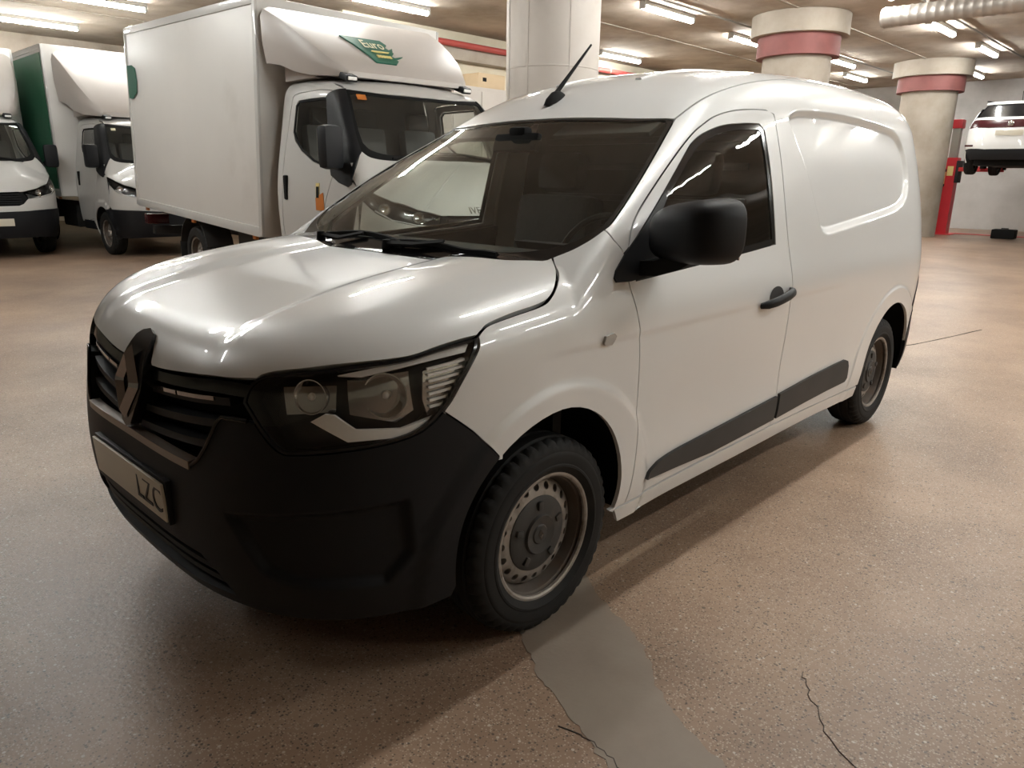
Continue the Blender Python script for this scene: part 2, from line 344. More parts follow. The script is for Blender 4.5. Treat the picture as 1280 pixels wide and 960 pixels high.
class Body:
    def __init__(s, f): s.f = f
    def side(s, pts, hi=1.6):       # (x,z) -> point on the -y side
        P = np.array(pts, float); pr = Dir((0, -1, 0)); uv = pr.to2(np.stack([P[:, 0], 0*P[:, 0], P[:, 1]], 1)); return cast(s.f, pr, uv, .0, hi, 120)[0]
    def top(s, pts, hi=3.):
        P = np.array(pts, float); pr = Dir((0, 0, 1)); uv = pr.to2(np.stack([P[:, 0], P[:, 1], 0*P[:, 0]], 1)); return cast(s.f, pr, uv, .2, hi, 160)[0]
    def front(s, pts):
        P = np.array(pts, float); pr = Dir((-1, 0, 0)); uv = pr.to2(np.stack([0*P[:, 0], P[:, 0], P[:, 1]], 1)); return cast(s.f, pr, uv, -1.5, .3, 120)[0]
    def rear(s, pts, lo=3.5, hi=5.):
        P = np.array(pts, float); pr = Dir((1, 0, 0)); uv = pr.to2(np.stack([0*P[:, 0], P[:, 0], P[:, 1]], 1)); return cast(s.f, pr, uv, lo, hi, 80)[0]
    def panel(s, name, out, m, parent, pr, h=.03, off=0., thick=.014, gap=.002, holes=(), mirror=True, back=False, label=None, extra=None):
        f = s.f; loops = []
        allP = np.array([p for p in out], float); lo, hi = pr.rng(allP)
        for k, L in enumerate([out]+list(holes)):
            uv = resample(pr.to2(np.array(L, float)), h*.8)
            loops.append(inset(uv, gap if k == 0 else -gap))
        pts = list(map(tuple, loops[0])); edges = []; n0 = 0; pts = []
        for L in loops:
            n = len(L); edges += [(n0+i, n0+(i+1) % n) for i in range(n)]; pts += [tuple(a) for a in L]; n0 += n
        mn, mx = loops[0].min(0), loops[0].max(0)
        gx = np.arange(mn[0]+h/2, mx[0], h); gy = np.arange(mn[1]+h/2, mx[1], h*.866)
        g = np.array([(x+(h/2 if j % 2 else 0), y) for j, y in enumerate(gy) for x in gx]).reshape(-1, 2)
        if len(g):
            sd = polysd(g[:, 0], g[:, 1], loops[0]); keep = sd < -.45*h
            for L in loops[1:]: keep &= polysd(g[:, 0], g[:, 1], L) > .45*h
            if extra is not None and len(extra):
                ex = pr.to2(np.array(extra, float)); ke = polysd(ex[:, 0], ex[:, 1], loops[0]) < -.006
                for L in loops[1:]: ke &= polysd(ex[:, 0], ex[:, 1], L) > .006
                ex = ex[ke]; far = np.array([np.min((ex[:, 0]-a[0])**2+(ex[:, 1]-a[1])**2) > (.55*h)**2 for a in g]) if len(ex) else True
                keep &= far; pts += [tuple(a) for a in ex]
            pts += [tuple(a) for a in g[keep]]
        rv, re, rf, ov, oe, of = delaunay_2d_cdt([Vector(a) for a in pts], edges, [], 0, 1e-6)
        uv = np.array([tuple(a) for a in rv]); T = np.array([t for t in rf if len(t) == 3])
        onb = np.array([len(o_) > 0 and min(o_) < n0 for o_ in ov]); tb = onb[T].all(1); ok = np.ones(len(T), bool)
        cc = uv[T[tb]].mean(1); o2 = polysd(cc[:, 0], cc[:, 1], loops[0]) < 0
        for L in loops[1:]: o2 &= polysd(cc[:, 0], cc[:, 1], L) > 0
        ok[tb] = o2
        T = T[ok]
        P, done = cast(f, pr, uv, lo, hi); Nn = grad(f, P)
        # orient
        if len(T):
            a, b, c = P[T[:, 0]], P[T[:, 1]], P[T[:, 2]]
            fl = np.sum(np.cross(b-a, c-a)*Nn[T].mean(1), 1) < 0; T[fl] = T[fl][:, ::-1]
        bad = ~done[T].all(1); T = T[~bad]
        P = P+Nn*off
        # flange round the border
        cnt = {}
        for t in T:
            for i in range(3):
                e = (t[i], t[(i+1) % 3]); cnt[tuple(sorted(e))] = None if tuple(sorted(e)) in cnt else e
        V = list(P); NV = list(Nn); Fc = [tuple(t) for t in T]; nT = len(Fc)
        bord = [e for e in cnt.values() if e]; loopN = [Nn[i] for t in T for i in t]
        if thick:
            mp = {}
            for e in bord:
                for i in e:
                    if i not in mp: mp[i] = (len(V), len(V)+1); V += [P[i], P[i]-Nn[i]*thick]
            for a, b in bord:
                q = (mp[b][0], mp[a][0], mp[a][1], mp[b][1]); Fc.append(q)
                n = np.cross(P[a]-P[b], -Nn[a]); n /= max(np.linalg.norm(n), 1e-9); loopN += [n]*4
            if back:
                base = len(V); V += list(P-Nn*thick); Fc += [tuple(base+i for i in t[::-1]) for t in T]; loopN += [-Nn[i] for t in T for i in t[::-1]]
        V = np.array(V); used = np.unique(np.concatenate([np.array(x) for x in Fc])); rm = -np.ones(len(V), int); rm[used] = np.arange(len(used))
        V = V[used]; Fc = [tuple(int(rm[i]) for i in x) for x in Fc]; loopN = np.array(loopN)
        res = []
        for sgn in ((1, -1) if mirror else (1,)):
            VV = V*np.array([1, sgn, 1]); LN = loopN*np.array([1, sgn, 1]); FF = Fc
            if sgn < 0:
                FF = []; L2 = []; k = 0
                for x in Fc:
                    FF.append(x[::-1]); L2 += list(LN[k:k+len(x)][::-1]); k += len(x)
                LN = np.array(L2)
            o = mk(name, VV, FF, m, parent); o.data.normals_split_custom_set([tuple(map(float, n)) for n in LN])
            if label: o['label'] = label
            res.append(o)
        return res
    def pts(s, P3, pr):   # snap 3D points
        P3 = np.array(P3, float); lo, hi = pr.rng(P3); return cast(s.f, pr, pr.to2(P3), lo, hi, 80)[0]
def mir(P): return [np.array([p[0], -p[1], p[2]]) for p in P]
# ---------------------------------------------------------------- the garage
CEIL = 4.15
def concrete(name, cols, scale, bump, bscale, rough=.8, chips=None, boards=None):
    m, nt, b = new_mat(name); L = nt.links
    tc = N(nt, 'ShaderNodeTexCoord'); src = tc.outputs['Object']
    n1 = N(nt, 'ShaderNodeTexNoise'); n1.inputs['Scale'].default_value = scale; n1.inputs['Detail'].default_value = 8; n1.inputs['Roughness'].default_value = .62
    L.new(src, n1.inputs['Vector'])
    rp = N(nt, 'ShaderNodeValToRGB'); e = rp.color_ramp.elements
    e[0].position = .32; e[0].color = list(cols[0])+[1]; e[1].position = .70; e[1].color = list(cols[-1])+[1]
    for i, c in enumerate(cols[1:-1]): q = rp.color_ramp.elements.new(.32+.38*(i+1)/(len(cols)-1)); q.color = list(c)+[1]
    L.new(n1.outputs['Fac'], rp.inputs[0]); last = rp.outputs[0]; height = None
    if chips:
        for sc_, thr, frac, col, st in chips:
            vo = N(nt, 'ShaderNodeTexVoronoi'); vo.inputs['Scale'].default_value = sc_; L.new(src, vo.inputs['Vector'])
            sx = N(nt, 'ShaderNodeSeparateColor'); L.new(vo.outputs['Color'], sx.inputs[0])
            a = N(nt, 'ShaderNodeMath', operation='LESS_THAN'); a.inputs[1].default_value = frac; L.new(sx.outputs[0], a.inputs[0])
            mr = N(nt, 'ShaderNodeMapRange'); mr.inputs[1].default_value = thr; mr.inputs[2].default_value = thr*.75; L.new(vo.outputs['Distance'], mr.inputs[0])
            mu = N(nt, 'ShaderNodeMath', operation='MULTIPLY'); L.new(a.outputs[0], mu.inputs[0]); L.new(mr.outputs[0], mu.inputs[1])
            m3 = N(nt, 'ShaderNodeMath', operation='MULTIPLY'); m3.inputs[1].default_value = st; L.new(mu.outputs[0], m3.inputs[0])
            mx = N(nt, 'ShaderNodeMix', data_type='RGBA'); mx.inputs['B'].default_value = list(col)+[1]
            L.new(m3.outputs[0], mx.inputs['Factor']); L.new(last, mx.inputs['A']); last = mx.outputs['Result']
    n3 = N(nt, 'ShaderNodeTexNoise'); n3.inputs['Scale'].default_value = bscale; n3.inputs['Detail'].default_value = 6; L.new(src, n3.inputs['Vector'])
    hsrc = n3.outputs['Fac']
    if boards:   # board-marked formwork: thin ridges across x
        sp = N(nt, 'ShaderNodeSeparateXYZ'); L.new(src, sp.inputs[0])
        ml = N(nt, 'ShaderNodeMath', operation='MULTIPLY'); ml.inputs[1].default_value = 1/boards; L.new(sp.outputs[1], ml.inputs[0])
        fr = N(nt, 'ShaderNodeMath', operation='FRACT'); L.new(ml.outputs[0], fr.inputs[0])
        lt = N(nt, 'ShaderNodeMath', operation='LESS_THAN'); lt.inputs[1].default_value = .06; L.new(fr.outputs[0], lt.inputs[0])
        ad = N(nt, 'ShaderNodeMath', operation='MULTIPLY_ADD'); ad.inputs[1].default_value = -.6; L.new(lt.outputs[0], ad.inputs[0]); L.new(hsrc, ad.inputs[2]); hsrc = ad.outputs[0]
    bp = N(nt, 'ShaderNodeBump'); bp.inputs['Strength'].default_value = bump; bp.inputs['Distance'].default_value = .02
    L.new(hsrc, bp.inputs['Height']); L.new(bp.outputs[0], b.inputs['Normal'])
    L.new(last, b.inputs['Base Color']); b.inputs['Roughness'].default_value = rough; b.inputs['Specular IOR Level'].default_value = .4
    return m
M['floor'] = concrete('terrazzo_floor', [(.175, .110, .072), (.275, .183, .124), (.36, .248, .172)], .9, .10, 60, .40,
    chips=[(110, .42, .22, (.44, .35, .27), .5), (170, .45, .30, (.52, .43, .34), .6), (150, .42, .22, (.075, .052, .037), .8), (95, .40, .12, (.055, .04, .03), .8), (70, .34, .05, (.56, .49, .41), .7), (34, .26, .035, (.07, .055, .045), .75)])
M['patch'] = concrete('smooth_cement', [(.20, .155, .12), (.235, .188, .148), (.27, .22, .175)], 2.2, .06, 80, .5)
M['crack'] = mat('crack_dark', (.055, .042, .034), .9, var=.3, scale=20)
M['ceiling'] = concrete('ceiling_concrete', [(.28, .232, .182), (.42, .358, .295), (.54, .475, .40)], .8, .5, 3.5, .9, boards=.55)
M['column'] = concrete('column_concrete', [(.25, .21, .165), (.33, .285, .235), (.40, .35, .295)], 1.1, .12, 12, .75)
M['columnpaint'] = concrete('column_painted', [(.37, .335, .30), (.43, .395, .36), (.46, .425, .39)], .8, .08, 9, .6)
M['wallcream'] = concrete('wall_cream', [(.55, .49, .37), (.64, .58, .45), (.68, .62, .49)], .5, .08, 6, .7)
M['wallgrey'] = concrete('wall_grey', [(.36, .345, .33), (.50, .485, .47), (.60, .585, .57)], .45, .1, 6, .7)

X0, X1, Y0, Y1, YW, XW = -13, 25, -13, 21, 10.05, 7.6
def slab(name, a, b, m): return struct(box(name, [(a[i]+b[i])/2 for i in range(3)], [b[i]-a[i] for i in range(3)], m))
floor = slab('floor', (X0, Y0, -.2), (X1, Y1, 0), 'floor')
slab('ceiling', (X0, Y0, CEIL), (X1, Y1, CEIL+.2), 'ceiling')
slab('wall_left', (XW, YW, 0), (X1, YW+.2, CEIL), 'wallcream')
slab('wall_return', (XW, YW+.2, 0), (XW+.2, Y1, CEIL), 'wallcream')
slab('wall_back', (X0, Y1, 0), (XW+.2, Y1+.2, CEIL), 'wallcream')
slab('wall_right', (X1, Y0, 0), (X1+.2, YW+.2, CEIL), 'wallgrey')
slab('wall_near', (X0, Y0-.2, 0), (X1+.2, Y0, CEIL), 'wallcream')
slab('wall_front', (X0-.2, Y0-.2, 0), (X0, Y1+.2, CEIL), 'wallcream')
# downstand beams on the ceiling
struct(box('trim_1', ((X0+XW)/2, 17.7, CEIL-.22), (XW-X0, .5, .44), 'ceiling'))
struct(box('trim_2', ((XW+X1)/2, YW-.14, CEIL-.42), (X1-XW-.02, .26, .30), 'column'))
# formwork joints on the ceiling
for i, y in enumerate((3.9, 7.2, .7, -2.6, 13.9)):
    struct(box('ceiling_joint', (6, y, CEIL-.008), (37.9, .05, .016), 'column', parent=None), None)['label'] = 'raised formwork joint running along the concrete ceiling'
# repair strip of smooth cement and cracks in the floor (thin overlays bedded in the slab)
def ground_poly(name, pts, m, h=.0015):
    n = len(pts); V = [(x, y, h) for x, y in pts]+[(x, y, -.004) for x, y in pts]
    F = [tuple(range(n))]+[(i, n+i, n+(i+1) % n, (i+1) % n) for i in range(n)]
    o = MB().add(V, F).build(name, m, floor); return o
def rough_line(pts, amp, n=9):
    out = []
    for (a, b) in zip(pts[:-1], pts[1:]):
        for k in range(n):
            t = k/n; out.append((a[0]+(b[0]-a[0])*t+random.uniform(-amp, amp), a[1]+(b[1]-a[1])*t+random.uniform(-amp, amp)))
    return out+[pts[-1]]
PATCH_A = [(1.30, -.62), (1.12, -.87), (1.06, -1.03), (.99, -1.14), (.88, -1.25), (.80, -1.40), (.72, -1.62), (.62, -1.85)]
PATCH_B = [(.42, -1.75), (.545, -1.36), (.62, -1.17), (.69, -.98), (.80, -.80), (.94, -.62)]
ground_poly('cement_patch', rough_line(PATCH_A, .008)+rough_line(PATCH_B, .008), 'patch')
def crack(pts, wd=.003):
    P = rough_line(pts, .008, 7); A = []; B = []
    for i, p in enumerate(P):
        a = P[max(0, i-1)]; b = P[min(len(P)-1, i+1)]; d = np.array([b[0]-a[0], b[1]-a[1]]); d /= np.linalg.norm(d); k = wd*random.uniform(.5, 1.2)
        A.append((p[0]-d[1]*k, p[1]+d[0]*k)); B.append((p[0]+d[1]*k, p[1]-d[0]*k))
    ground_poly('floor_crack', A+B[::-1], 'crack', .0022)
crack([(1.24, -1.50), (1.15, -1.56), (1.03, -1.66), (.93, -1.80)], .0011)
crack([(.58, -1.15), (.60, -1.28), (.55, -1.42)], .0015)
crack([(3.3, -1.9), (3.9, -2.02), (4.6, -2.12)], .006); crack([(3.9, -2.02), (3.8, -2.2), (3.6, -2.5)], .006)
crack([(5.2, .05), (6.2, -.35), (7.4, -.6)], .006)

# columns
def column(name, x, y, r, cap, label, m, dark=True):
    t = thing(name, label, 'column', (x, y, 0), group=None)
    t['kind'] = 'structure'; del t['category']
    zt = CEIL-.02 if not cap else CEIL-.36
    MB().lathe([(r*1.0, 0), (r, .4), (r, 1.4), (r, 1.405), (r, zt)], 48).build('shaft', m, t)
    if not cap: 
        for zz in (1.05, 2.62): MB().lathe([(r-.002, zz), (r+.005, zz+.004), (r+.005, zz+.016), (r-.002, zz+.02)], 48).build('formwork_ring', m, t)
        for a in (-118, -170, -205): MB().box((r*math.cos(R(a)), r*math.sin(R(a)), zt/2), (.012, .02, zt), Matrix.Rotation(R(a), 3, 'Z')).build('formwork_seam', m, t)
    else:
        MB().lathe([(r-.02, zt-.34), (r*1.2, zt-.34), (r*1.2, zt+.01), (r-.02, zt+.01)], 48).build('red_band', 'bandred', t)
        MB().lathe([(r-.02, zt), (r*1.42, zt), (r*1.42, CEIL-.005), (r-.02, CEIL-.005)], 48).build('capital', m, t)
        a = math.atan2(-2.1-y, -.6-x)
        MB().box((r*1.42*math.cos(a), r*1.42*math.sin(a), CEIL-.18), (.008, .012, .34), Matrix.Rotation(a, 3, 'Z')).build('capital_seam', 'column', t)
    return t
column('column', 6.95, 4.50, .585, False, 'thick painted round column behind the white van roof', 'columnpaint')
column('column', 13.3, 4.18, .59, True, 'round concrete column with red band nearest the lit lamps, above the van roof', 'column')
column('column', 20.5, 3.95, .62, True, 'round concrete column with red band beside the red lift post', 'column')

# fluorescent battens along x
def lamp(x, y, label, group=None, L=1.58):
    t = thing('fluorescent_lamp', label, 'lamp', (x, y, CEIL), group=group)
    MB().box((0, 0, -.035), (L, .12, .07), None, .012).build('housing', 'lampwhite', t)
    MB().sweep([(-L/2+.03, 0, -.095), (L/2-.03, 0, -.095)], [(.05*math.cos(a), .04*math.sin(a)) for a in np.linspace(0, 2*math.pi, 14, endpoint=False)]).build('diffuser', 'tube', t)
    for s in (-1, 1): box('end_cap', (s*(L/2-.02), 0, -.08), (.05, .11, .09), 'lampwhite', t, .01)
    return t
LAMPS = [
 (4.3, 12.35, 'lit tube lamp above the gap between the far left trucks, nearer one'),
 (4.1, 15.3, 'lit tube lamp at the left edge above the farthest truck'),
 (7.7, 8.75, 'lit tube lamp over the fairing of the box truck with green logo'),
 (14.65, 9.1, 'lit tube lamp beside the red ceiling pipe, right of the painted column'),
 (11.2, 5.6, 'large lit tube lamp on the ceiling left of the nearer banded column'),
 (14.6, 5.82, 'lit tube lamp half hidden by the nearer banded column'),
 (18.6, 5.45, 'small distant lit lamp just right of the nearer banded column'),
 (21.6, 6.2, 'distant lit lamp low between the two banded columns'),
 (15.5, 2.48, 'lit tube lamp just under the spiral duct'),
 (18.8, 2.45, 'lit tube lamp right of the duct, above the raised car side'),
 (22.6, 3.55, 'distant lit lamp right beside the farther banded column'),
 (11.6, 2.35, 'lit lamp cut by the top edge above the duct end'),
]
for x, y, l in LAMPS: lamp(x, y, l)
for x, y in ((7.7, 5.6), (7.7, 2.4), (4.3, 5.6), (.9, 5.6), (.9, 8.8), (-2.5, 5.6), (2.7, -.8), (6.0, -.8), (9.4, -.8), (12.8, -.8), (4.3, -4), (7.7, -4), (11.2, -4), (14.7, -4), (4.3, -7.2), (7.7, -7.2), (11.2, -7.2)):
    lamp(x, y, 'lit tube lamp on the ceiling outside the picture', 'ceiling lamps outside the picture')
# pipes and duct
p = thing('sprinkler_pipe', 'red pipe running along the top of the cream wall', 'pipe', (XW+.4, YW-.36, CEIL-.30))
MB().tube([(0, 0, 0), (17, 0, 0)], .06, 14).build('pipe', 'redpipe', p)
for k in range(6): MB().lathe([(.075, -.02), (.075, .02)], 14, 'x', (1+3*k, 0, 0)).build('pipe_clamp', 'cable', p)
d = thing('spiral_duct', 'galvanised spiral air duct under the ceiling at upper right', 'duct', (12.1, 2.35, CEIL-.42))
prof = [(.0, .0), (.14, .0)]
k = 0.0
while k < 9.0: prof += [(.14, -k-.01), (.148, -k-.03), (.148, -k-.045), (.14, -k-.065)]; k += .12
prof.append((.0, -k))
MB().lathe(prof, 20, 'y').build('duct_pipe', 'galv', d)
for k in range(4):
    MB().box((0, -.6-2.2*k, .21), (.02, .04, .42)).build('hanger', 'cable', d)
cdt = [MB().tube([(8.2, y, CEIL-.03), (24.5, y, CEIL-.03)], .018, 8).build('cable_conduit', 'cable') for y in (5.25, 2.15)]
tag(cdt[0], 'thin cable conduit along the ceiling beside the lamps near the banded columns', 'conduit'); tag(cdt[1], 'thin cable conduit along the ceiling beside the lamps by the duct', 'conduit')
# tall grey cupboard with a carton on it by the cream wall
t = thing('storage_cabinet', 'tall pale grey cabinet against the cream wall behind the truck cab', 'cabinet', (9.85, 9.2, 0))
box('body', (0, 0, 1.5), (1.5, .7, 2.96), 'columnpaint', t, .01)
for s in (-1, 1):
    dr = box('door', (s*.37, -.36, 1.5), (.70, .02, 2.80), 'columnpaint', t, .004); 
    h_ = box('handle', (s*.06, -.385, 1.4), (.02, .03, .16), 'cable', dr, .004)
t = thing('carton', 'cardboard carton lying on top of the tall grey cabinet', 'box', (10.2, 9.15, 2.985))
box('carton_body', (0, 0, .13), (.72, .5, .26), 'cardboard', t, .004)
for s in (-1, 1): box('flap', (0, s*.125, .263), (.70, .245, .006), 'cardboard', t)
box('print', (-.2, -.252, .15), (.10, .004, .07), 'black', t)
# ---------------------------------------------------------------- the white van
VB = Body(van_f)
van = thing('delivery_van', 'white panel van with black bumper and steel wheels in the foreground', 'van', (2.2, 0, 0), shift=True)
S, T_, FR = VB.side, VB.top, VB.front
def C2(pts, n=4): return [tuple(p) for p in cr(pts, n)]
ARCH_F, ARCH_R = (.865, .385, .335), (3.70, .36, .345)
def arch(a, t0, t1, n=22, sx=1.1):
    return [(a[0]+a[2]*math.cos(t)*(sx if math.cos(t) < 0 else 1), a[1]+a[2]*math.sin(t)) for t in np.linspace(R(t0), R(t1), n)]
door_front = C2([(1.25, .30), (1.262, .357), (1.272, .486), (1.269, .577), (1.262, .72), (1.252, .851), (1.226, .963), (1.206, 1.041), (1.212, 1.10), (1.226, 1.141)])
door_a = C2([(1.226, 1.141), (1.262, 1.195), (1.33, 1.252), (1.47, 1.338), (1.62, 1.42), (1.778, 1.50), (1.87, 1.54), (1.957, 1.572), (2.075, 1.598), (2.2, 1.61), (2.30, 1.612)])
door_rear = C2([(2.325, 1.598), (2.315, 1.4), (2.308, 1.2), (2.318, 1.05), (2.335, .9), (2.338, .735), (2.36, .5), (2.372, .36), (2.372, .30)])
WIN = C2([(1.245, 1.149), (1.31, 1.194), (1.513, 1.33), (1.687, 1.436), (1.76, 1.475), (1.84, 1.506), (1.961, 1.537), (2.10, 1.552), (2.205, 1.556)], 4)+C2([(2.232, 1.535), (2.222, 1.32), (2.205, 1.103)])+C2([(2.205, 1.103), (1.932, 1.083), (1.52, 1.06), (1.245, 1.045)])
door_out = S(door_front+door_a[1:]+door_rear+[(1.8, .30)])
win_out = S(WIN)
PS = Dir((0, -1, .25))
def inset3(pr, P, g): 
    uv = inset(resample(pr.to2(np.array(P)), .03), g); lo, hi = pr.rng(np.array(P)); return cast(van_f, pr, uv, lo, hi)[0]
doors = VB.panel('front_door', door_out, 'paint', van, PS, holes=[win_out], gap=.0025, thick=.02, extra=S([(x, z) for z in (.858, .867, .876, .885, .894, .904) for x in np.arange(1.22, 2.36, .016)]))
glass_out = inset3(PS, win_out, .022)
VB.panel('window_seal', win_out, 'gloss_black', van, PS, holes=[glass_out], off=-.003, gap=.0, thick=.01)
VB.panel('side_window', glass_out, 'sideglass', van, PS, off=-.006, gap=-.003, thick=0, h=.05)
sail = S([(1.132, 1.061), (1.146, 1.083), (1.204, 1.128), (1.30, 1.188), (1.47, 1.302), (1.475, 1.285), (1.38, 1.20), (1.37, 1.056), (1.21, 1.045), (1.14, 1.048)])
VB.panel('mirror_sail', sail, 'blackplastic', van, PS, off=.006, thick=.012, gap=0)
# windscreen edge (black border) and hood rear edge
ws_side = [(1.79, -.603), (1.69, -.637), (1.55, -.684), (1.419, -.724), (1.30, -.753), (1.215, -.768), (1.183, -.766)]
ws_low = [(1.183, -.766), (1.13, -.755), (1.08, -.73), (1.033, -.692)]
ws_top = [(1.727, 0), (1.733, -.2), (1.746, -.412), (1.765, -.53), (1.79, -.603)]
hood_rear = [(1.033, -.692), (.985, -.655), (.935, -.60), (.905, -.5), (.898, -.35), (.90, -.2), (.902, 0)]
wsS, wsL, wsT, hoR = T_(C2(ws_side)), T_(C2(ws_low)), T_(C2(ws_top)), T_(C2(hood_rear))
aseam = np.array([(1.202, -.831, 1.128), (1.18, -.806, 1.168), (1.183, -.766, 1.196)])
hood_shut = cr([(1.033, -.692, 1.116), (.984, -.756, 1.083), (.93, -.80, 1.055), (.88, -.826, 1.031), (.828, -.836, 1.013), (.72, -.838, 1.0), (.63, -.840, .988), (.60, -.845, .978), (.582, -.849, .966)])
head_out = cr([(.582, -.849, .966), (.575, -.855, .94), (.543, -.865, .904), (.51, -.862, .86), (.476, -.858, .815), (.428, -.847, .773), (.374, -.83, .748), (.278, -.783, .732), (.168, -.683, .718), (.141, -.641, .721), (.124, -.597, .758), (.111, -.535, .825)])
head_top = cr([(.111, -.535, .825), (.124, -.535, .852), (.138, -.55, .879), (.161, -.584, .897), (.22, -.67, .910), (.308, -.755, .927), (.393, -.807, .938), (.472, -.829, .953), (.582, -.849, .966)])
bump_line = S(C2([(.462, .800), (.547, .731), (.60, .675), (.632, .640)]))
af = arch(ARCH_F, 130.5, 200); ar_f = arch(ARCH_F, 130.5, -16)
fender_out = list(S(door_front))+list(aseam)+list(wsL[1:])+list(hood_shut[1:])+[p for p in head_out[1:] if p[2] > .806 and p[0] > .4]+list(bump_line)+list(S(ar_f))+list(S([(1.17, .30)]))
lipx = [(AXF+rr_*math.cos(a), RW+rr_*math.sin(a)) for rr_ in (.455, .467, .478, .486, .494, .504, .515) for a in np.arange(R(-10), R(200), .022)]
crs = [(x, z) for z in (.858, .867, .876, .885, .894, .904) for x in np.arange(.70, 1.26, .014)]
VB.panel('front_wing', fender_out, 'paint', van, Dir((-.15, -1, .3)), h=.022, gap=.002, extra=S([p for p in lipx if .3 < p[0] < 1.3]+crs))
roof_seam = T_(C2([(1.79, -.603), (1.994, -.600), (2.21, -.607), (2.456, -.616), (3.0, -.628), (3.6, -.632), (3.95, -.62), (4.07, -.60)]))
rear_edge = S(C2([(4.14, 1.58), (4.19, 1.4), (4.215, 1.2), (4.225, 1.0), (4.22, .86)]))
rear_low = S(C2([(4.22, .86), (4.13, .78), (4.06, .66), (4.035, .52), (4.03, .45)]))
side_out = list(wsS[::-1])+list(roof_seam[1:])+list(rear_edge)+list(rear_low[1:])+list(S(arch(ARCH_R, 14, 190, 26, 1)+[(3.34, .30)]))+list(S(door_rear[::-1]+door_a[::-1][1:]))+[aseam[0], aseam[1]]
ring = []
for dd in (-.010, -.003, .006, .013, .020, .027, .035, .043):
    ring += [tuple(p) for p in inset(resample(np.array(EMB), .012), dd)]
ring += [(AXR+rr_*math.cos(a), RW+rr_*math.sin(a)) for rr_ in (.47, .479, .488, .497, .508) for a in np.arange(R(0), R(190), .025)]
ring += [(x, z) for z in (.858, .867, .876, .885, .894, .904) for x in np.arange(2.33, 3.1, .016)]
VB.panel('body_side', side_out, 'paint', van, Dir((0, -1, .55)), h=.026, gap=.0025, extra=S(ring))
VB.panel('sill', S([(1.195, .295), (2.3, .295), (3.35, .295), (3.36, .235), (2.3, .222), (1.24, .232)]), 'paint', van, PS, gap=.001)
VB.panel('side_trim', S(C2([(1.346, .364), (1.40, .392), (1.497, .411), (1.9, .428), (2.355, .446)])+[(2.362, .338), (1.83, .328), (1.5, .345), (1.36, .357)]), 'trimplastic', van, PS, off=.012, thick=.016, gap=0)
VB.panel('side_trim', S([(2.378, .452), (2.7, .470), (3.075, .49), (3.11, .478), (3.128, .45), (3.138, .385), (3.12, .368), (2.7, .35), (2.385, .338)]), 'trimplastic', van, PS, off=.012, thick=.016, gap=0)
# bonnet
hood_front = list(head_top[::-1])[:]
hf_end = [(.142, -.559, .881), (.115, -.48, .873), (.098, -.395, .866), (.083, -.25, .848), (.076, -.16, .840), (.074, -.10, .838)]
PH = Dir((-.6, 0, .8))
hf = [p for p in hood_front if p[1] < -.56]+[np.array(p) for p in cr(hf_end, 3)]
notch = list(FR([(-.088, .845), (-.075, .868), (-.05, .893), (-.03, .900), (0, .901)]))
half = list(hoR[::-1])+list(hood_shut[1:])+hf[1:]+notch
hood_out = half+mir(half[1:-1])[::-1]
hx = T_([(x, s*(y-.06*(x-.5))) for y in (.315, .328, .341, .354, .367, .380, .393, .406) for x in np.arange(.16, .89, .016) for s in (-1, 1)])
VB.panel('bonnet', hood_out, 'paint', van, PH, h=.026, gap=.003, mirror=False, thick=.025, extra=hx)
# windscreen surround and glass
sh = list(hoR)+[]                                     # from corner to centre
half = list(hoR[::-1])+list(wsL[::-1][1:])+list(wsS[::-1][1:])+list(wsT[::-1][1:])
half = [p for p in half]
sur = half+mir(half[1:-1])[::-1]
gl = C2([(.985, 0), (.99, -.3), (1.01, -.5), (1.05, -.62), (1.10, -.695), (1.17, -.742), (1.23, -.745)])+C2([(1.30, -.733), (1.419, -.704), (1.55, -.664), (1.69, -.616), (1.755, -.592)])+C2([(1.768, -.575), (1.745, -.50), (1.73, -.41), (1.718, -.2), (1.712, 0)])
glh = list(T_(gl)); glo = glh+mir(glh[1:-1])[::-1]
PW = Dir((-.5, 0, .87))
VB.panel('windscreen_surround', sur, 'gloss_black', van, PW, holes=[glo], h=.03, off=-.004, gap=.003, mirror=False, thick=.01)
VB.panel('windscreen', glo, 'glass', van, PW, h=.05, off=-.006, gap=-.004, mirror=False, thick=0)
# roof
half = list(wsT)+list(roof_seam[1:])+list(T_(C2([(4.07, -.60), (4.11, -.5), (4.13, -.3), (4.135, 0)])))[1:]
VB.panel('roof', half+mir(half[1:-1])[::-1], 'paint', van, Dir((0, 0, 1)), h=.045, gap=.003, mirror=False, thick=.02)
for y in (-.22, .22):
    pts = T_([(x, y) for x in np.linspace(2.1, 3.95, 26)]); MB().sweep(pts, [(-.02, -.004), (-.012, .007), (.012, .007), (.02, -.004)], up=(0, 0, 1)).build('roof_rib', 'paint', van)
half = [T_([(4.137, 0)])[0]]+list(T_(C2([(4.07, -.60), (4.11, -.5), (4.13, -.3), (4.135, 0)])))[::-1][1:]+list(rear_edge)
re_low = list(VB.rear([(-.60, .62), (0, .62)])); half = half+re_low
VB.panel('tailgate', half+mir(half[1:-1])[::-1], 'paint', van, Dir((1, 0, .12)), h=.06, gap=.003, mirror=False)
half = list(rear_low)+list(S([(4.03, .28)]))+list(VB.rear([(-.6, .27), (0, .27), (0, .615), (-.60, .615)]))
VB.panel('rear_bumper', half, 'blackplastic', van, Dir((.65, -.75, 0)), h=.04, off=.004)
VB.panel('tail_lamp', VB.rear([(-.66, .92), (-.79, .92), (-.785, 1.15), (-.74, 1.36), (-.63, 1.36)]), 'tailred', van, Dir((1, -.3, 0)), off=.006, h=.04)
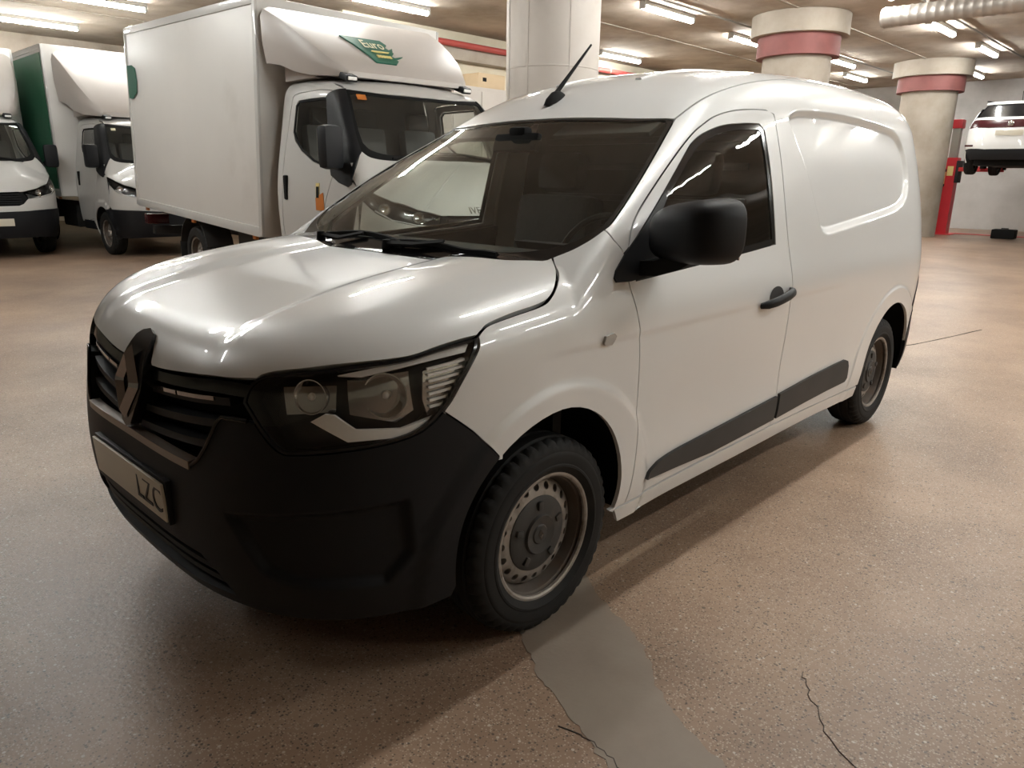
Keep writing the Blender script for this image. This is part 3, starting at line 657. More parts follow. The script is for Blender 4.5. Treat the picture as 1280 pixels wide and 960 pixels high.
# front bumper with intake hole
lip = [(.111, -.555, .784), (.088, -.475, .781), (.080, -.458, .765), (.062, -.425, .697), (.05, -.398, .660), (.043, -.37, .640), (.035, -.30, .640), (.031, -.08, .643), (.03, 0, .643)]
half = list(S(af[::-1]))
half = list(VB.pts([(.065, 0, .245), (.065, -.28, .255), (.088, -.478, .265), (.156, -.629, .265), (.288, -.75, .262), (.407, -.811, .262), (.50, -.83, .275)], Radial(.85)))+list(S(af[::-1]))[2:]+list(bump_line[::-1])+[p for p in head_out if p[2] < .80 or False][:-1]+[np.array(p) for p in lip]
half = [p for p in half]
RB = Radial(.85)
intake = VB.pts([(0, -.0, .285), (0, -.28, .288), (0, -.47, .30), (0, -.43, .36), (0, -.36, .405), (0, 0, .415)], Dir((-1, 0, 0)))
intake = list(intake); intk = intake+mir(intake[1:-1])[::-1]
fgr = []
for dd in (-.008, -.002, .006, .013, .020, .027): fgr += [tuple(p) for p in inset(resample(np.array(FOG), .012), dd)]
fgr = cast(van_f, RB, np.array([(-a, b) for a, b in fgr]), .3, 1.2)[0]; fgr = list(fgr)+mir(fgr)
VB.panel('front_bumper', half+mir(half[1:-1])[::-1], 'blackplastic', van, RB, h=.02, gap=.002, mirror=False, thick=.03, holes=[intk], extra=fgr)
gp = VB.panel('intake_backing', intk, 'black', van, Dir((-1, 0, 0)), off=-.05, gap=-.03, mirror=False, thick=-.05, h=.08)
def surf_bar(name, yz, m, wz, dp, off, parent=van):
    P = FR(yz); G = grad(van_f, P); P = P+G*(off-dp/2)
    return MB().sweep(P, [(-dp/2, -wz/2), (-dp/2, wz/2), (dp/2, wz/2), (dp/2, -wz/2)], up=(0, 0, 1)).build(name, m, parent)
for z in (.318, .352, .386): surf_bar('intake_slat', [(y, z+.0*abs(y)) for y in np.linspace(-.45+(z-.3)*.5, .45-(z-.3)*.5, 25)], 'blackplastic', .014, .03, -.012)
# skirt under the bumper
# grille
gh = [(0, .628), (-.38, .63), (-.445, .70), (-.475, .775), (-.60, .79), (-.60, .86), (-.50, .872), (-.30, .852), (-.1, .84), (-.06, .895), (0, .90)]
gh = list(FR(gh)); VB.panel('grille_backing', gh+mir(gh[1:-1])[::-1], 'black', van, Dir((-1, 0, 0)), off=-.07, gap=-.01, mirror=False, thick=0, h=.06)
gs = FR([(0, .800), (-.20, .812), (-.45, .834), (-.528, .836), (-.545, .868), (-.48, .869), (-.395, .862), (-.25, .844), (-.14, .836), (0, .834)])
VB.panel('grille_top_bar', list(gs)+mir(list(gs)[1:-1])[::-1], 'gloss_black', van, Dir((-1, 0, 0)), off=-.010, gap=.001, mirror=False, thick=.05, h=.03)
sl = [(.780, .822, .475, 'blackplastic'), (.722, .764, .455, 'blackplastic'), (.674, .703, .415, 'blackplastic')]
for z0, z1, ym, m_ in sl:
    o = surf_bar('grille_slat', [(y, z0+(z1-z0)*(abs(y)/ym)**1.3) for y in np.linspace(-ym, ym, 33)], m_, .020, .045, -.018)
    if z0 > .77:
        for a, b in ((.085, .14), (.17, .24), (.25, .42), (-.14, -.085), (-.24, -.17), (-.42, -.25)):
            surf_bar('chrome_insert', [(y, z0+(z1-z0)*(abs(y)/ym)**1.3+.002) for y in np.linspace(a, b, 7)], 'darkchrome', .011, .008, -.012, van)
surf_bar('bumper_lip', [(y, .643-.004*(abs(y)/.37)**2) for y in np.linspace(-.365, .365, 29)], 'satin', .022, .03, .006)
for s in (-1, 1):
    P = VB.pts([(p[0], s*abs(p[1]), p[2]) for p in lip[:6]], Dir((-1, 0, 0))); MB().tube([tuple(a) for a in P], .006, 8).build('grille_edge', 'gloss_black', van)
# badge
n0 = grad(van_f, FR([(0.0, .78)]))[0]; c0 = FR([(0, .78)])[0]
up = np.array([0, 0, 1.])-n0*n0[2]; up /= np.linalg.norm(up)
bh = FR([(0, .915), (-.035, .908), (-.055, .895), (-.088, .80), (-.085, .77), (-.03, .668), (0, .655)])
VB.panel('badge_mount', list(bh)+mir(list(bh)[1:-1])[::-1], 'gloss_black', van, Dir((-1, 0, .2)), off=.012, gap=0, mirror=False, thick=.05, h=.03)
def rhomb(hw, hh, c): return [(0, hh), (-hw, hh*c), (-hw, -hh*c), (0, -hh), (hw, -hh*c), (hw, hh*c)]
mb = MB(); L1, L2, L3 = rhomb(.070, .105, .07), rhomb(.050, .080, .07), rhomb(.030, .052, .07); V = []
for L, h_ in ((L1, .012), (L2, .030), (L3, .014)): V += [tuple(c0+n0*(h_+.002)+np.array([0, 1., 0])*a+up*b) for a, b in L]
F = []
for k in range(2): F += [(k*6+i, k*6+(i+1) % 6, (k+1)*6+(i+1) % 6, (k+1)*6+i) for i in range(6)]
bd = mb.add(V, F).build('diamond_badge', 'darkchrome', van, ang=10); bd['label'] = 'dark chrome diamond badge'
# number plate
px_ = .008
pl = box('number_plate', (px_, 0, .508), (.008, .52, .11), 'plate', van, .002, Matrix.Rotation(R(-3), 3, 'Y')); pl['label'] = 'pale number plate ending in LZC'
box('plate_holder', (px_+.014, 0, .508), (.022, .535, .125), 'blackplastic', van, .003)
tx = text_mesh('plate_letters', 'LZC', .100, 'plateblack', van, frame((px_-.0048, -.166, .508), (0, -1, 0), (0, 0, 1)) @ Matrix.Diagonal((.98, 1.0, 1, 1)))
tx.parent = pl; tx.location = (0, 0, 0)
# headlamps
PHL = Dir((-.72, -.65, .22)); hl = head_top[:-1]+head_out[:-1]
VB.panel('headlamp_housing', hl, 'lampdark', van, PHL, off=-.060, gap=.004, thick=-.056, h=.025)
VB.panel('headlamp_bezel', hl, 'gloss_black', van, PHL, off=-.001, gap=.002, thick=.012, h=.02, holes=[cast(van_f, PHL, inset(resample(PHL.to2(np.array(hl)), .02), .011), *PHL.rng(np.array(hl)))[0]])
VB.panel('headlamp_lens', hl, 'lens', van, PHL, off=-.004, gap=.006, thick=0, h=.03)
def hp(name, pts, m, off, h=.02, thick=.012): return VB.panel(name, VB.pts(pts, PHL), m, van, PHL, off=off, gap=0, thick=thick, h=h)
hp('headlamp_reflector', [(.156, -.603, .877), (.24, -.724, .886), (.228, -.735, .814), (.147, -.627, .803)], 'reflector', -.045)
hp('headlamp_reflector', [(.262, -.737, .903), (.40, -.82, .912), (.405, -.838, .80), (.36, -.822, .775), (.255, -.758, .805)], 'reflector', -.05)
hp('light_guide', [(.190, -.697, .797), (.215, -.72, .815), (.232, -.735, .812), (.268, -.770, .776), (.36, -.824, .770), (.47, -.857, .795), (.478, -.857, .782), (.44, -.85, .765), (.354, -.824, .750), (.25, -.76, .748)], 'drl', -.010)
hp('light_guide', [(.253, -.722, .906), (.377, -.8, .930), (.555, -.85, .957), (.54, -.856, .937), (.42, -.825, .925), (.30, -.755, .900)], 'drl', -.014)
tl = hp('indicator_reflector', [(.425, -.835, .905), (.54, -.860, .928), (.515, -.862, .88), (.47, -.857, .815), (.43, -.846, .79), (.42, -.84, .83)], 'reflector', -.022)
for k in range(7):
    z = .815+.016*k; x0 = .432; x1 = min(.535, .475+(z-.81)*.6); 
    P = VB.pts([(x, -.83, z+.10*(x-.45)) for x in np.linspace(x0, x1, 5)], Dir((0, -1, 0))); G = grad(van_f, P)
    for s in (1, -1): MB().sweep([tuple((p-g*.016)*np.array([1, s, 1])) for p, g in zip(P, G)], [(-.003, -.003), (.003, -.003), (.003, .003), (-.003, .003)], up=(0, 0, 1)).build('indicator_rib', 'drl', van)
for c, ax, r_ in (((.205, -.668, .846), (-.85, -.5, .12), .040), ((.335, -.785, .848), (-.8, -.58, .12), .052)):
    for s in (1, -1):
        axv = Vector((ax[0], ax[1]*s, ax[2])).normalized(); q = axv.to_track_quat('Z', 'Y').to_matrix()
        mb = MB(); mb.lathe([(r_*.22, -.035), (r_*.6, -.02), (r_*.85, -.006), (r_, .012), (r_*1.06, .012)], 28)
        cpos = Vector((c[0], c[1]*s, c[2]))-axv*.028
        mb.V = [tuple(q @ Vector(v)+cpos) for v in mb.V]; cup = mb.build('lamp_cup', 'chrome', van)
        m2 = MB().lathe([(0, .012), (.008, .008), (.011, -.002), (.009, -.03)], 14); m2.V = [tuple(q @ Vector(v)+cpos) for v in m2.V]; m2.build('bulb', 'drl', cup).location = (0, 0, 0)
# door mirror (none shows on the far side)
def sgn(v, p): return math.copysign(abs(v)**p, v)
for s in (1,):
    V = []; F = []; nu, nv = 28, 18; rz = Matrix.Rotation(R(-14) if s > 0 else R(82), 3, 'Z'); mc = Vector((1.385, -.995, 1.193))
    for j in range(nv+1):
        b = -math.pi/2+math.pi*j/nv
        for i in range(nu):
            a = 2*math.pi*i/nu
            x, y, z = sgn(math.cos(b), .55)*sgn(math.cos(a), .8), sgn(math.cos(b), .55)*sgn(math.sin(a), .55), sgn(math.sin(b), .6)
            xx = x*.150 if x < 0 else x*.03
            yy = y*.148; zz = z*.093*(1-.10*y*(-1 if s > 0 else 1)*-1)
            V.append(rz @ Vector((xx, yy, zz+.012*y*(-s)))+mc)
    for j in range(nv):
        for i in range(nu): F.append((j*nu+i, j*nu+(i+1) % nu, (j+1)*nu+(i+1) % nu, (j+1)*nu+i))
    mo = MB().add(V, F).build('door_mirror', 'blackplastic', van, 60)
    mg = MB().box(tuple(mc), (.004, .22, .15), None, .001); mg.V = [tuple(rz @ (Vector(v)-mc)+mc+rz @ Vector((.031, 0, 0))) for v in mg.V]
    mg.build('mirror_glass', 'chrome', mo).location = (0, 0, 0)
    MB().sweep([(1.30, -.845*s, 1.085), (1.31, -.885*s, 1.088), (1.335, -.94*s, 1.108), (1.35, -.97*s, 1.13)], [(-.055, -.024), (.055, -.024), (.05, .020), (-.05, .020)], up=(0, 0, 1)).build('mirror_arm', 'blackplastic', van)
# door handles, indicator, fuel/lock details
for s in (1, -1):
    P = S([(2.06, .876), (2.085, .881), (2.13, .889), (2.18, .896), (2.23, .904), (2.28, .911), (2.31, .915)]); off = [.004, .022, .032, .034, .034, .028, .004]
    MB().sweep([((p[0]), (p[1]-o_)*s, p[2]) for p, o_ in zip(P, off)], [(.019*math.cos(a), .012*math.sin(a)) for a in np.linspace(0, 2*math.pi, 12, endpoint=False)][::1], up=(0, -s, .1), scale=[.6, .9, 1, 1, 1.05, 1, .7]).build('door_handle', 'blackplastic', van)
cup2 = S([(2.19+.062*math.cos(a), .899+.042*math.sin(a)) for a in np.linspace(0, 2*math.pi, 24, endpoint=False)])
VB.panel('handle_recess', cup2, 'trimplastic', van, PS, off=.0015, thick=0, gap=0)
rp = S([(1.060, .902), (1.102, .906), (1.112, .896), (1.098, .872), (1.062, .876), (1.055, .886)])
VB.panel('side_indicator', rp, 'clear', van, PS, off=.008, thick=.010, gap=0, h=.012)
# aerial
ab = MB().lathe([(.0, .035), (.012, .033), (.028, .012), (.034, -.01)], 16); ab.V = [(1.885+x*1.9, .05+y, 1.662+z+x*.55) for x, y, z in ab.V]; ab.build('aerial_base', 'black', van)
MB().sweep([(1.868, .05, 1.668), (1.99, .05, 1.785), (2.115, .05, 1.905)], [(math.cos(a), math.sin(a)) for a in np.linspace(0, 2*math.pi, 8, endpoint=False)], scale=[.011, .0075, .0045]).build('aerial_rod', 'black', van)
# wipers
for a, b in (((.985, .44), (.962, -.06)), ((.962, .02), (.955, -.54))):
    P = T_([(a[0]+(b[0]-a[0])*t+.02*math.sin(math.pi*t), a[1]+(b[1]-a[1])*t) for t in np.linspace(0, 1, 10)])+np.array([-.003, 0, .005])
    wb = MB().sweep([tuple(p) for p in P], [(-.008, -.008), (.008, -.008), (.003, .007), (-.003, .007)], up=(-.5, 0, .87)).build('wiper_blade', 'black', van)
    Q = T_([(.945, a[1]-.02), (.955, (a[1]+b[1])/2+.12), (.985, (a[1]+b[1])/2)])+np.array([-.004, 0, .011])
    MB().sweep([tuple(p) for p in Q], [(-.009, -.004), (.009, -.004), (.009, .004), (-.009, .004)], up=(-.5, 0, .87)).build('wiper_arm', 'black', van)
    c = Q[0]; MB().lathe([(0, .012), (.014, .010), (.018, -.02)], 14, 'z', tuple(c)).build('wiper_pivot', 'black', van)
# cab interior
MB().prism([(1.02, .72), (1.04, 1.06), (1.14, 1.105), (1.30, 1.10), (1.44, 1.075), (1.52, 1.0), (1.50, .86), (1.36, .72)], -.68, .68, 'y').build('dashboard', 'interior', van)
MB().lathe([(.165, -.012), (.18, .0), (.19, .0), (.19, -.012)], 6)
sw = MB(); rot = Matrix.Rotation(R(-62), 3, 'Y')
tor = MB(); 
for i in range(1): tor.lathe([(.18+.014*math.cos(a), .014*math.sin(a)) for a in np.linspace(0, 2*math.pi, 9)[:-1]], 36, 'z', close=True)
tor.box((0, 0, -.01), (.34, .03, .015)); tor.box((0, 0, -.015), (.10, .12, .03), None, .01)
tor.V = [tuple(rot @ Vector(v)+Vector((1.66, -.37, 1.045))) for v in tor.V]; tor.build('steering_wheel', 'interior', van)
MB().prism([(1.50, .92), (1.60, .98), (1.60, 1.06), (1.47, 1.06), (1.40, 1.12), (1.34, 1.12)], -.50, -.24, 'y').build('instrument_binnacle', 'interior', van)
for y in (-.37, .37):
    st = MB().box((2.0, y, .60), (.50, .50, .16), None, .05).build('seat', 'seat', van)
    for c, d in (((2.27, y, .95), (.14, .48, .62)), ((2.33, y, 1.37), (.10, .27, .19))):
        o = MB().box(c, d, Matrix.Rotation(R(10), 3, 'Y'), .045).build('seat_back' if d[2] > .3 else 'headrest', 'seat', st); o.location = (0, 0, 0)
bk = [(y, z) for y, z in ((-.80, .32), (.80, .32), (.81, 1.0), (.735, 1.45), (.64, 1.66), (.3, 1.72), (-.3, 1.72), (-.64, 1.66), (-.735, 1.45), (-.81, 1.0))]
b_ = MB().prism(bk, 2.46, 2.48, 'x').build('bulkhead', 'bulkhead', van)
for z in (.8, .95, 1.1, 1.25, 1.4, 1.52): box('bulkhead_rib', (2.452, 0, z), (.02, 1.15, .03), 'bulkhead', b_, .006).location = (0, 0, 0)
box('cab_floor', (1.75, 0, .36), (1.40, 1.5, .06), 'interior', van); box('firewall', (1.04, 0, .70), (.04, 1.45, .70), 'interior', van)
dc = S([(1.27, .36), (1.25, 1.0), (1.25, 1.04), (1.9, 1.07), (2.29, 1.09), (2.30, .7), (2.32, .36)])
VB.panel('door_card', dc, 'interior', van, PS, off=-.055, gap=0, thick=-.04, h=.06)
hl_ = T_([(1.78, 0), (1.80, -.4), (1.84, -.57), (2.2, -.585), (2.45, -.59), (2.45, 0)]); hl2 = list(hl_)
VB.panel('headliner', hl2+mir(hl2[1:-1])[::-1], 'bulkhead', van, Dir((0, 0, 1)), off=-.035, gap=0, thick=0, mirror=False, h=.07)
rm = MB().box((1.60, 0, 1.475), (.03, .24, .075), Matrix.Rotation(R(20), 3, 'Y'), .014).build('rear_view_mirror', 'black', van)
MB().box((1.62, 0, 1.512), (.05, .09, .05), None, .015).build('mirror_mount', 'black', rm).location = (0, 0, 0)
for y in (-.33, .36): MB().box((1.79, y, 1.545), (.20, .46, .02), Matrix.Rotation(R(-28), 3, 'Y'), .008).build('sun_visor', 'bulkhead', van)
# underbody and arch liners
box('underbody', (2.2, 0, .30), (3.5, 1.22, .14), 'black', van, .02)
box('engine_block', (.62, 0, .48), (.66, .84, .44), 'black', van, .03)
for a in (ARCH_F, ARCH_R):
    for s in (1, -1):
        pts = arch((a[0], a[1], a[2]+.045), -15, 195, 24, 1.08); n = len(pts); V = [(x, -.835*s, z) for x, z in pts]+[(x, -.45*s, z) for x, z in pts]+[(a[0], -.45*s, .2)]
        F = [(i, i+1, n+i+1, n+i) for i in range(n-1)]+[(n+i, n+i+1, 2*n) for i in range(n-1)]
        MB().add(V, F).build('arch_liner', 'black', van)
# wheels
def tyre_mesh(r, hw, rr, n=132, blocks=True):
    prof = [(rr, -hw*.72), (rr+.012, -hw*.86), (rr+.028, -hw*.955), (rr+.031, -hw*.985), (rr+.037, -hw*.985), (rr+.040, -hw*.965), (r*.80+.01, -hw*.99), (r-.042, -hw*.965), (r-.040, -hw*.945), (r-.034, -hw*.94), (r-.016, -hw*.86), (r-.007, -hw*.76), (r-.002, -hw*.60), (r-.008, -hw*.56), (r-.008, -hw*.50), (r, -hw*.46), (r+.001, -hw*.10), (r-.007, -hw*.07), (r-.007, hw*.02), (r+.001, hw*.06), (r, hw*.46), (r-.008, hw*.50), (r-.008, hw*.56), (r-.002, hw*.60), (r-.007, hw*.76), (r-.02, hw*.9), (r*.8, hw), (rr, hw*.72)]
    mb = MB(); mb.lathe(prof, n, 'y'); m = len(prof)
    if blocks:
        for i in range(n):
            if i % 3 == 0:
                for j in (10, 11, 12, 23, 24):
                    x, y, z = mb.V[i*m+j]; k = (math.hypot(x, z)-.009)/math.hypot(x, z); mb.V[i*m+j] = (x*k, y, z*k)
    return mb
def disc_with_holes(r0, r1, rh, nh, hole, yf, tilt=0):
    outer = [(r1*math.cos(a), r1*math.sin(a)) for a in np.linspace(0, 2*math.pi, 72, endpoint=False)]; inner = [(r0*math.cos(a), r0*math.sin(a)) for a in np.linspace(0, 2*math.pi, 36, endpoint=False)]
    loops = [outer, inner]
    for k in range(nh):
        a = 2*math.pi*k/nh; ca, sa = math.cos(a), math.sin(a)
        loops.append([(rh*ca+hole[0]*math.cos(b)*ca-hole[1]*math.sin(b)*sa, rh*sa+hole[0]*math.cos(b)*sa+hole[1]*math.sin(b)*ca) for b in np.linspace(0, 2*math.pi, 12, endpoint=False)])
    pts = []; ed = []
    for L in loops:
        n0 = len(pts); pts += L; ed += [(n0+i, n0+(i+1) % len(L)) for i in range(len(L))]
    for rr in np.linspace(r0, r1, 7)[1:-1]:
        for k in range(60):
            a = 2*math.pi*(k+.3)/60; q = (rr*math.cos(a), rr*math.sin(a))
            if all(polysd(np.array([q[0]]), np.array([q[1]]), np.array(L))[0] > .003 for L in loops[2:]): pts.append(q)
    rv, _, rf, *_r = delaunay_2d_cdt([Vector(p) for p in pts], ed, [], 0, 1e-6)
    uv = np.array([tuple(v) for v in rv]); T = np.array([t for t in rf if len(t) == 3]); c = uv[T].mean(1)
    ok = (polysd(c[:, 0], c[:, 1], np.array(outer)) < 0) & (polysd(c[:, 0], c[:, 1], np.array(inner)) > 0)
    for L in loops[2:]: ok &= polysd(c[:, 0], c[:, 1], np.array(L)) > 0
    T = T[ok]; rad = np.hypot(uv[:, 0], uv[:, 1])
    V = [(u[0], yf(r), u[1]) for u, r in zip(uv, rad)]
    # hole walls
    F = [tuple(t) for t in T]; mb = MB().add(V, F)
    for L in loops[2:]:
        n = len(L); base = len(mb.V); A = [(u[0], yf(math.hypot(*u)), u[1]) for u in L]; mb.add(A+[(a[0], a[1]+.02, a[2]) for a in A], [(i, (i+1) % n, n+(i+1) % n, n+i) for i in range(n)])
    return mb
def make_wheel(parent, loc, flip, r, hw, rr, style, name='tyre'):
    ty = tyre_mesh(r, hw, rr).build(name, 'rubber', parent, 30)
    base = Vector(loc)-(Vector(parent['shift']) if 'shift' in parent else Vector())
    ty.location = base; ty.rotation_euler = (0, 0, math.pi if flip else 0)
    k = rr/.19
    MB().lathe([(rr+.012, -hw*.80), (rr+.014, -hw*.70), (rr+.002, -hw*.66), (rr-.008, -hw*.60), (rr-.018, -hw*.30), (rr-.024, .0), (rr-.024, hw*.7), (rr+.01, hw*.74)], 64, 'y').build('rim_barrel', 'rust', ty)
    MB().lathe([(rr+.013, -hw*.80), (rr+.011, -hw*.845), (rr+.004, -hw*.85), (rr-.002, -hw*.81), (rr-.003, -hw*.72), (rr+.004, -hw*.70)], 64, 'y', close=True).build('rim_flange', 'steel', ty)
    def yf(q): q = q/k; return -.044+.004*sst(.10, .13, q)+.012*sst(.128, .170, q)+.030*max(0., (q-.163)/.017)**1.3
    disc_with_holes(.085*k, .180*k, .1470*k, 20, (.0120*k, .0115*k), yf).build('rim_disc', 'steel', ty, 50)
    if style == 'van':
        cp = MB().lathe([(0, -.058), (.028, -.058), (.032, -.054), (.045, -.056), (.060, -.060), (.064, -.052), (.085, -.051), (.110, -.048), (.119, -.044), (.122, -.034)], 48, 'y').build('hub_cap', 'cap', ty)
        for q in range(5):
            a = 2*math.pi*q/5+.3; MB().box((.092*math.cos(a), -.050, .092*math.sin(a)), (.028, .016, .020), Matrix.Rotation(-a, 3, 'Y'), .004).build('bolt_cover', 'cap', ty)
        mb = MB(); V = []
        for L, h_ in (((.010, .017), -.058), ((.0075, .013), -.063), ((.004, .007), -.059)): V += [(a, h_, b) for a, b in ((0, L[1]), (L[0], 0), (0, -L[1]), (-L[0], 0))]
        mb.add(V, [(j*4+i, j*4+(i+1) % 4, (j+1)*4+(i+1) % 4, (j+1)*4+i) for j in range(2) for i in range(4)]).build('cap_badge', 'steel', ty)
    else:
        MB().lathe([(0, -.085), (.05, -.085), (.06, -.07), (.065, -.04), (.10, -.035), (.12, -.032)], 32, 'y').build('hub', 'steel', ty)
        for q in range(6):
            a = 2*math.pi*q/6; MB().box((.085*math.cos(a), -.05, .085*math.sin(a)), (.025, .03, .025), Matrix.Rotation(-a, 3, 'Y'), .005).build('wheel_nut', 'steel', ty)
    MB().lathe([(0, .02), (.15*k, .02), (.16*k, .05)], 24, 'y').build('brake_drum', 'black', ty)
    return ty
wf = make_wheel(van, (AXF, -.752, RW), False, .307, .0925, .1905, 'van')
for loc, fl in (((AXR, -.752, RW), False), ((AXF, .752, RW), True), ((AXR, .752, RW), True)):
    c = copy_tree(wf, van); c.location = Vector(loc)-Vector(van['shift']); c.rotation_euler = (0, 0, math.pi if fl else 0)
del van['shift']
# ---------------------------------------------------------------- box trucks
CW = Spl([(.25, .90), (.45, .955), (.8, .985), (1.1, .99), (1.3, .975), (1.5, .945), (1.8, .89), (2.05, .845), (2.2, .80), (2.4, .72)])
CXF = Spl([(.25, .08), (.4, .025), (.7, .0), (.9, .02), (1.0, .05), (1.1, .10), (1.2, .16), (1.4, .28)])
CHD = Spl([(-.1, .93), (.05, 1.04), (.15, 1.15), (.3, 1.28), (.45, 1.385), (.6, 1.46), (.8, 1.53)])
CWS = Spl([(.35, 1.16), (.5, 1.37), (.65, 1.585), (.8, 1.80), (.98, 2.05), (1.1, 2.14), (1.25, 2.185), (1.5, 2.215), (2.2, 2.225)])
def cab_f(P):
    x, y, z = P[..., 0], np.abs(P[..., 1]), P[..., 2]
    s = np.maximum(CW(z), .3); rf = np.hypot(x-.92, z-.36); s = s+.018*(1-sst(.50, .53, rf))
    u = np.clip((.62-x)/np.maximum(.62-CXF(z), .1), 0, None); q = y/s
    fp = ((u**3.6+q**3.6)**(1/3.6)-1)*s
    gh = CWS(x-.10*y*y)-.03*(y/.7)**2*sst(.9, 1.3, x); hd = CHD(x)+.015*sst(.2, .5, y)-.17*sst(.45, .98, y)*sst(.05, .4, x)
    return np.minimum(smax(fp, z-hd, .12), smax(fp, z-gh, .12))
CB = Body(cab_f)
TA = (.92, .36, .42)
truck = thing('box_truck', 'white box truck with green logo on its roof fairing, nearest truck', 'truck')
cS, cT = CB.side, CB.top
RC = Radial(.62); PSc = Dir((0, -1, .2))
def rpts(pts): return list(CB.pts(pts, RC))
hl_up = rpts([(.105, -.43, 1.01), (.16, -.62, 1.06), (.26, -.78, 1.125), (.40, -.88, 1.185), (.58, -.95, 1.245)])
hl_lo = rpts([(.58, -.95, 1.245), (.48, -.94, 1.12), (.34, -.88, 1.03), (.24, -.78, .975), (.14, -.62, .93), (.095, -.45, .905)])
bump_top = list(cS([(.73, .735), (.60, .745), (.50, .75)]))+rpts([(.35, -.92, .75), (.2, -.83, .745), (.1, -.7, .74), (.03, -.4, .72), (0, 0, .71)])
a1 = [(x, z) for x, z in arch(TA, 117, 200, 14, 1)]
half = rpts([(.05, 0, .32), (.06, -.4, .32), (.10, -.65, .32), (.22, -.82, .31), (.40, -.9, .31)])+list(cS(a1[::-1]))[1:]+bump_top
CB.panel('front_bumper', half+mir(half[1:-1])[::-1], 'blackplastic', truck, RC, h=.06, off=.012, mirror=False, thick=.05)
half = bump_top[::-1][:-2]+list(cS([(.56, .80)]))+hl_lo[1:]+rpts([(.03, -.42, .83), (.02, -.36, .805), (0, 0, .80)])
CB.panel('front_panel', half+mir(half[1:-1])[::-1], 'paint_old', truck, RC, h=.05, mirror=False)
gr = rpts([(0, 0, .80), (.02, -.36, .805), (.03, -.42, .83), (.095, -.45, .905), (.105, -.43, 1.01), (.09, -.30, 1.0), (.06, 0, .995)])
gb = CB.panel('grille', gr+mir(gr[1:-1])[::-1], 'black', truck, RC, h=.06, off=-.03, gap=-.005, mirror=False, thick=-.03)[0]
for z in (.835, .870, .905, .940, .975):
    ym = .40
    P = np.array(rpts([(.05, y, z) for y in np.linspace(-ym, ym, 15)])); P = P+grad(cab_f, P)*(-.012)
    MB().sweep([tuple(p) for p in P], [(-.012, -.009), (.012, -.009), (.012, .009), (-.012, .009)], up=(0, 0, 1)).build('grille_slat', 'blackplastic', gb)
PHC = Dir((-.7, -.65, .3)); ho = hl_up[:-1]+hl_lo[:-1]
CB.panel('headlamp_housing', ho, 'lampdark', truck, PHC, off=-.05, gap=.003, thick=-.046, h=.05)
CB.panel('headlamp_lens', ho, 'lens', truck, PHC, off=-.002, gap=.003, thick=0, h=.06)
for a, b, r_ in ((.16, -.60, .05), (.30, -.80, .05)):
    for s in (1, -1):
        c = Vector(CB.pts([(a, b, 1.0 if a < .25 else 1.065)], RC)[0])*1; axv = Vector((-.8, -.55, .15)).normalized(); c = c-axv*.03
        q = axv.to_track_quat('Z', 'Y').to_matrix(); mb = MB().lathe([(.0, -.02), (r_*.5, -.015), (r_*.9, .0), (r_, .012)], 16); mb.V = [(lambda w: (w.x, w.y*s, w.z))(q @ Vector(v)+c) for v in mb.V]; mb.build('lamp_cup', 'chrome', truck)
CB.panel('light_guide', rpts([(.11, -.50, .93), (.15, -.62, .945), (.24, -.78, .985), (.36, -.88, 1.06), (.37, -.88, 1.045), (.24, -.79, .975), (.15, -.62, .935)]), 'drl', truck, PHC, off=-.015, gap=0, thick=0, h=.03)
wsb = [(.570, 0), (.58, -.35), (.60, -.6), (.64, -.78), (.69, -.85)]
wsd = [(.68, -.85), (.78, -.835), (.90, -.80), (1.02, -.765), (1.07, -.745)]
wst = [(1.07, -.745), (1.03, -.6), (.99, -.35), (.975, 0)]
wB, wD, wT = cT(C2(wsb)), cT(C2(wsd)), cT(C2(wst))
half = hl_up[::-1][::-1]
corner = cS([(.66, 1.285)])
half = rpts([(.06, 0, 1.0), (.085, -.25, 1.005)])+hl_up+list(corner)+list(wB[::-1])
CB.panel('bonnet', half+mir(half[1:-1])[::-1], 'paint_old', truck, Dir((-.7, 0, .71)), h=.05, mirror=False)
win = [(1.20, 2.00), (1.50, 2.005), (1.74, 2.0), (1.79, 1.96), (1.80, 1.72), (1.74, 1.64), (1.60, 1.55), (1.35, 1.45), (1.10, 1.40), (1.02, 1.42)]
door = [(1.42, .56), (1.93, .56), (1.945, 1.2), (1.93, 1.6), (1.88, 1.98), (1.84, 2.06), (1.6, 2.075), (1.17, 2.06), (1.10, 1.90), (.96, 1.52), (.93, 1.40), (1.0, 1.28), (1.12, 1.05), (1.22, .90), (1.36, .74)]
dO, wO = cS(C2(door+[door[0]], 2)[:-1]), cS(win)
side = list(cS(C2([(.56, .80), (.60, .75), (.73, .737)], 2)))+list(cS(arch(TA, 116, -8, 18, 1)))+list(cS([(1.37, .50), (1.6, .50), (2.03, .50), (2.05, 1.2), (2.05, 1.7), (2.05, 2.0), (2.05, 2.12)]))+list(cT([(2.05, -.74), (1.6, -.745), (1.3, -.745), (1.07, -.745)]))+list(wD[::-1][1:])+list(corner)+hl_lo[:1]+list(cS([(.56, 1.12), (.55, .95)]))
side2 = [p for p in side]
CB.panel('cab_side', side2, 'paint_old', truck, PSc, h=.05, holes=[dO], gap=.002)
CB.panel('cab_door', dO, 'paint_old', truck, PSc, h=.05, holes=[wO], gap=.005, thick=.03)
gO = [p for p in cS([(1.22, 1.985), (1.73, 1.985), (1.775, 1.95), (1.78, 1.73), (1.72, 1.655), (1.59, 1.57), (1.35, 1.47), (1.11, 1.42), (1.06, 1.43)])]
CB.panel('window_seal', wO, 'black', truck, PSc, holes=[gO], off=-.002, gap=0, thick=.01, h=.06)
CB.panel('side_window', gO, 'truckglass', truck, PSc, off=-.008, gap=-.004, thick=0, h=.12)
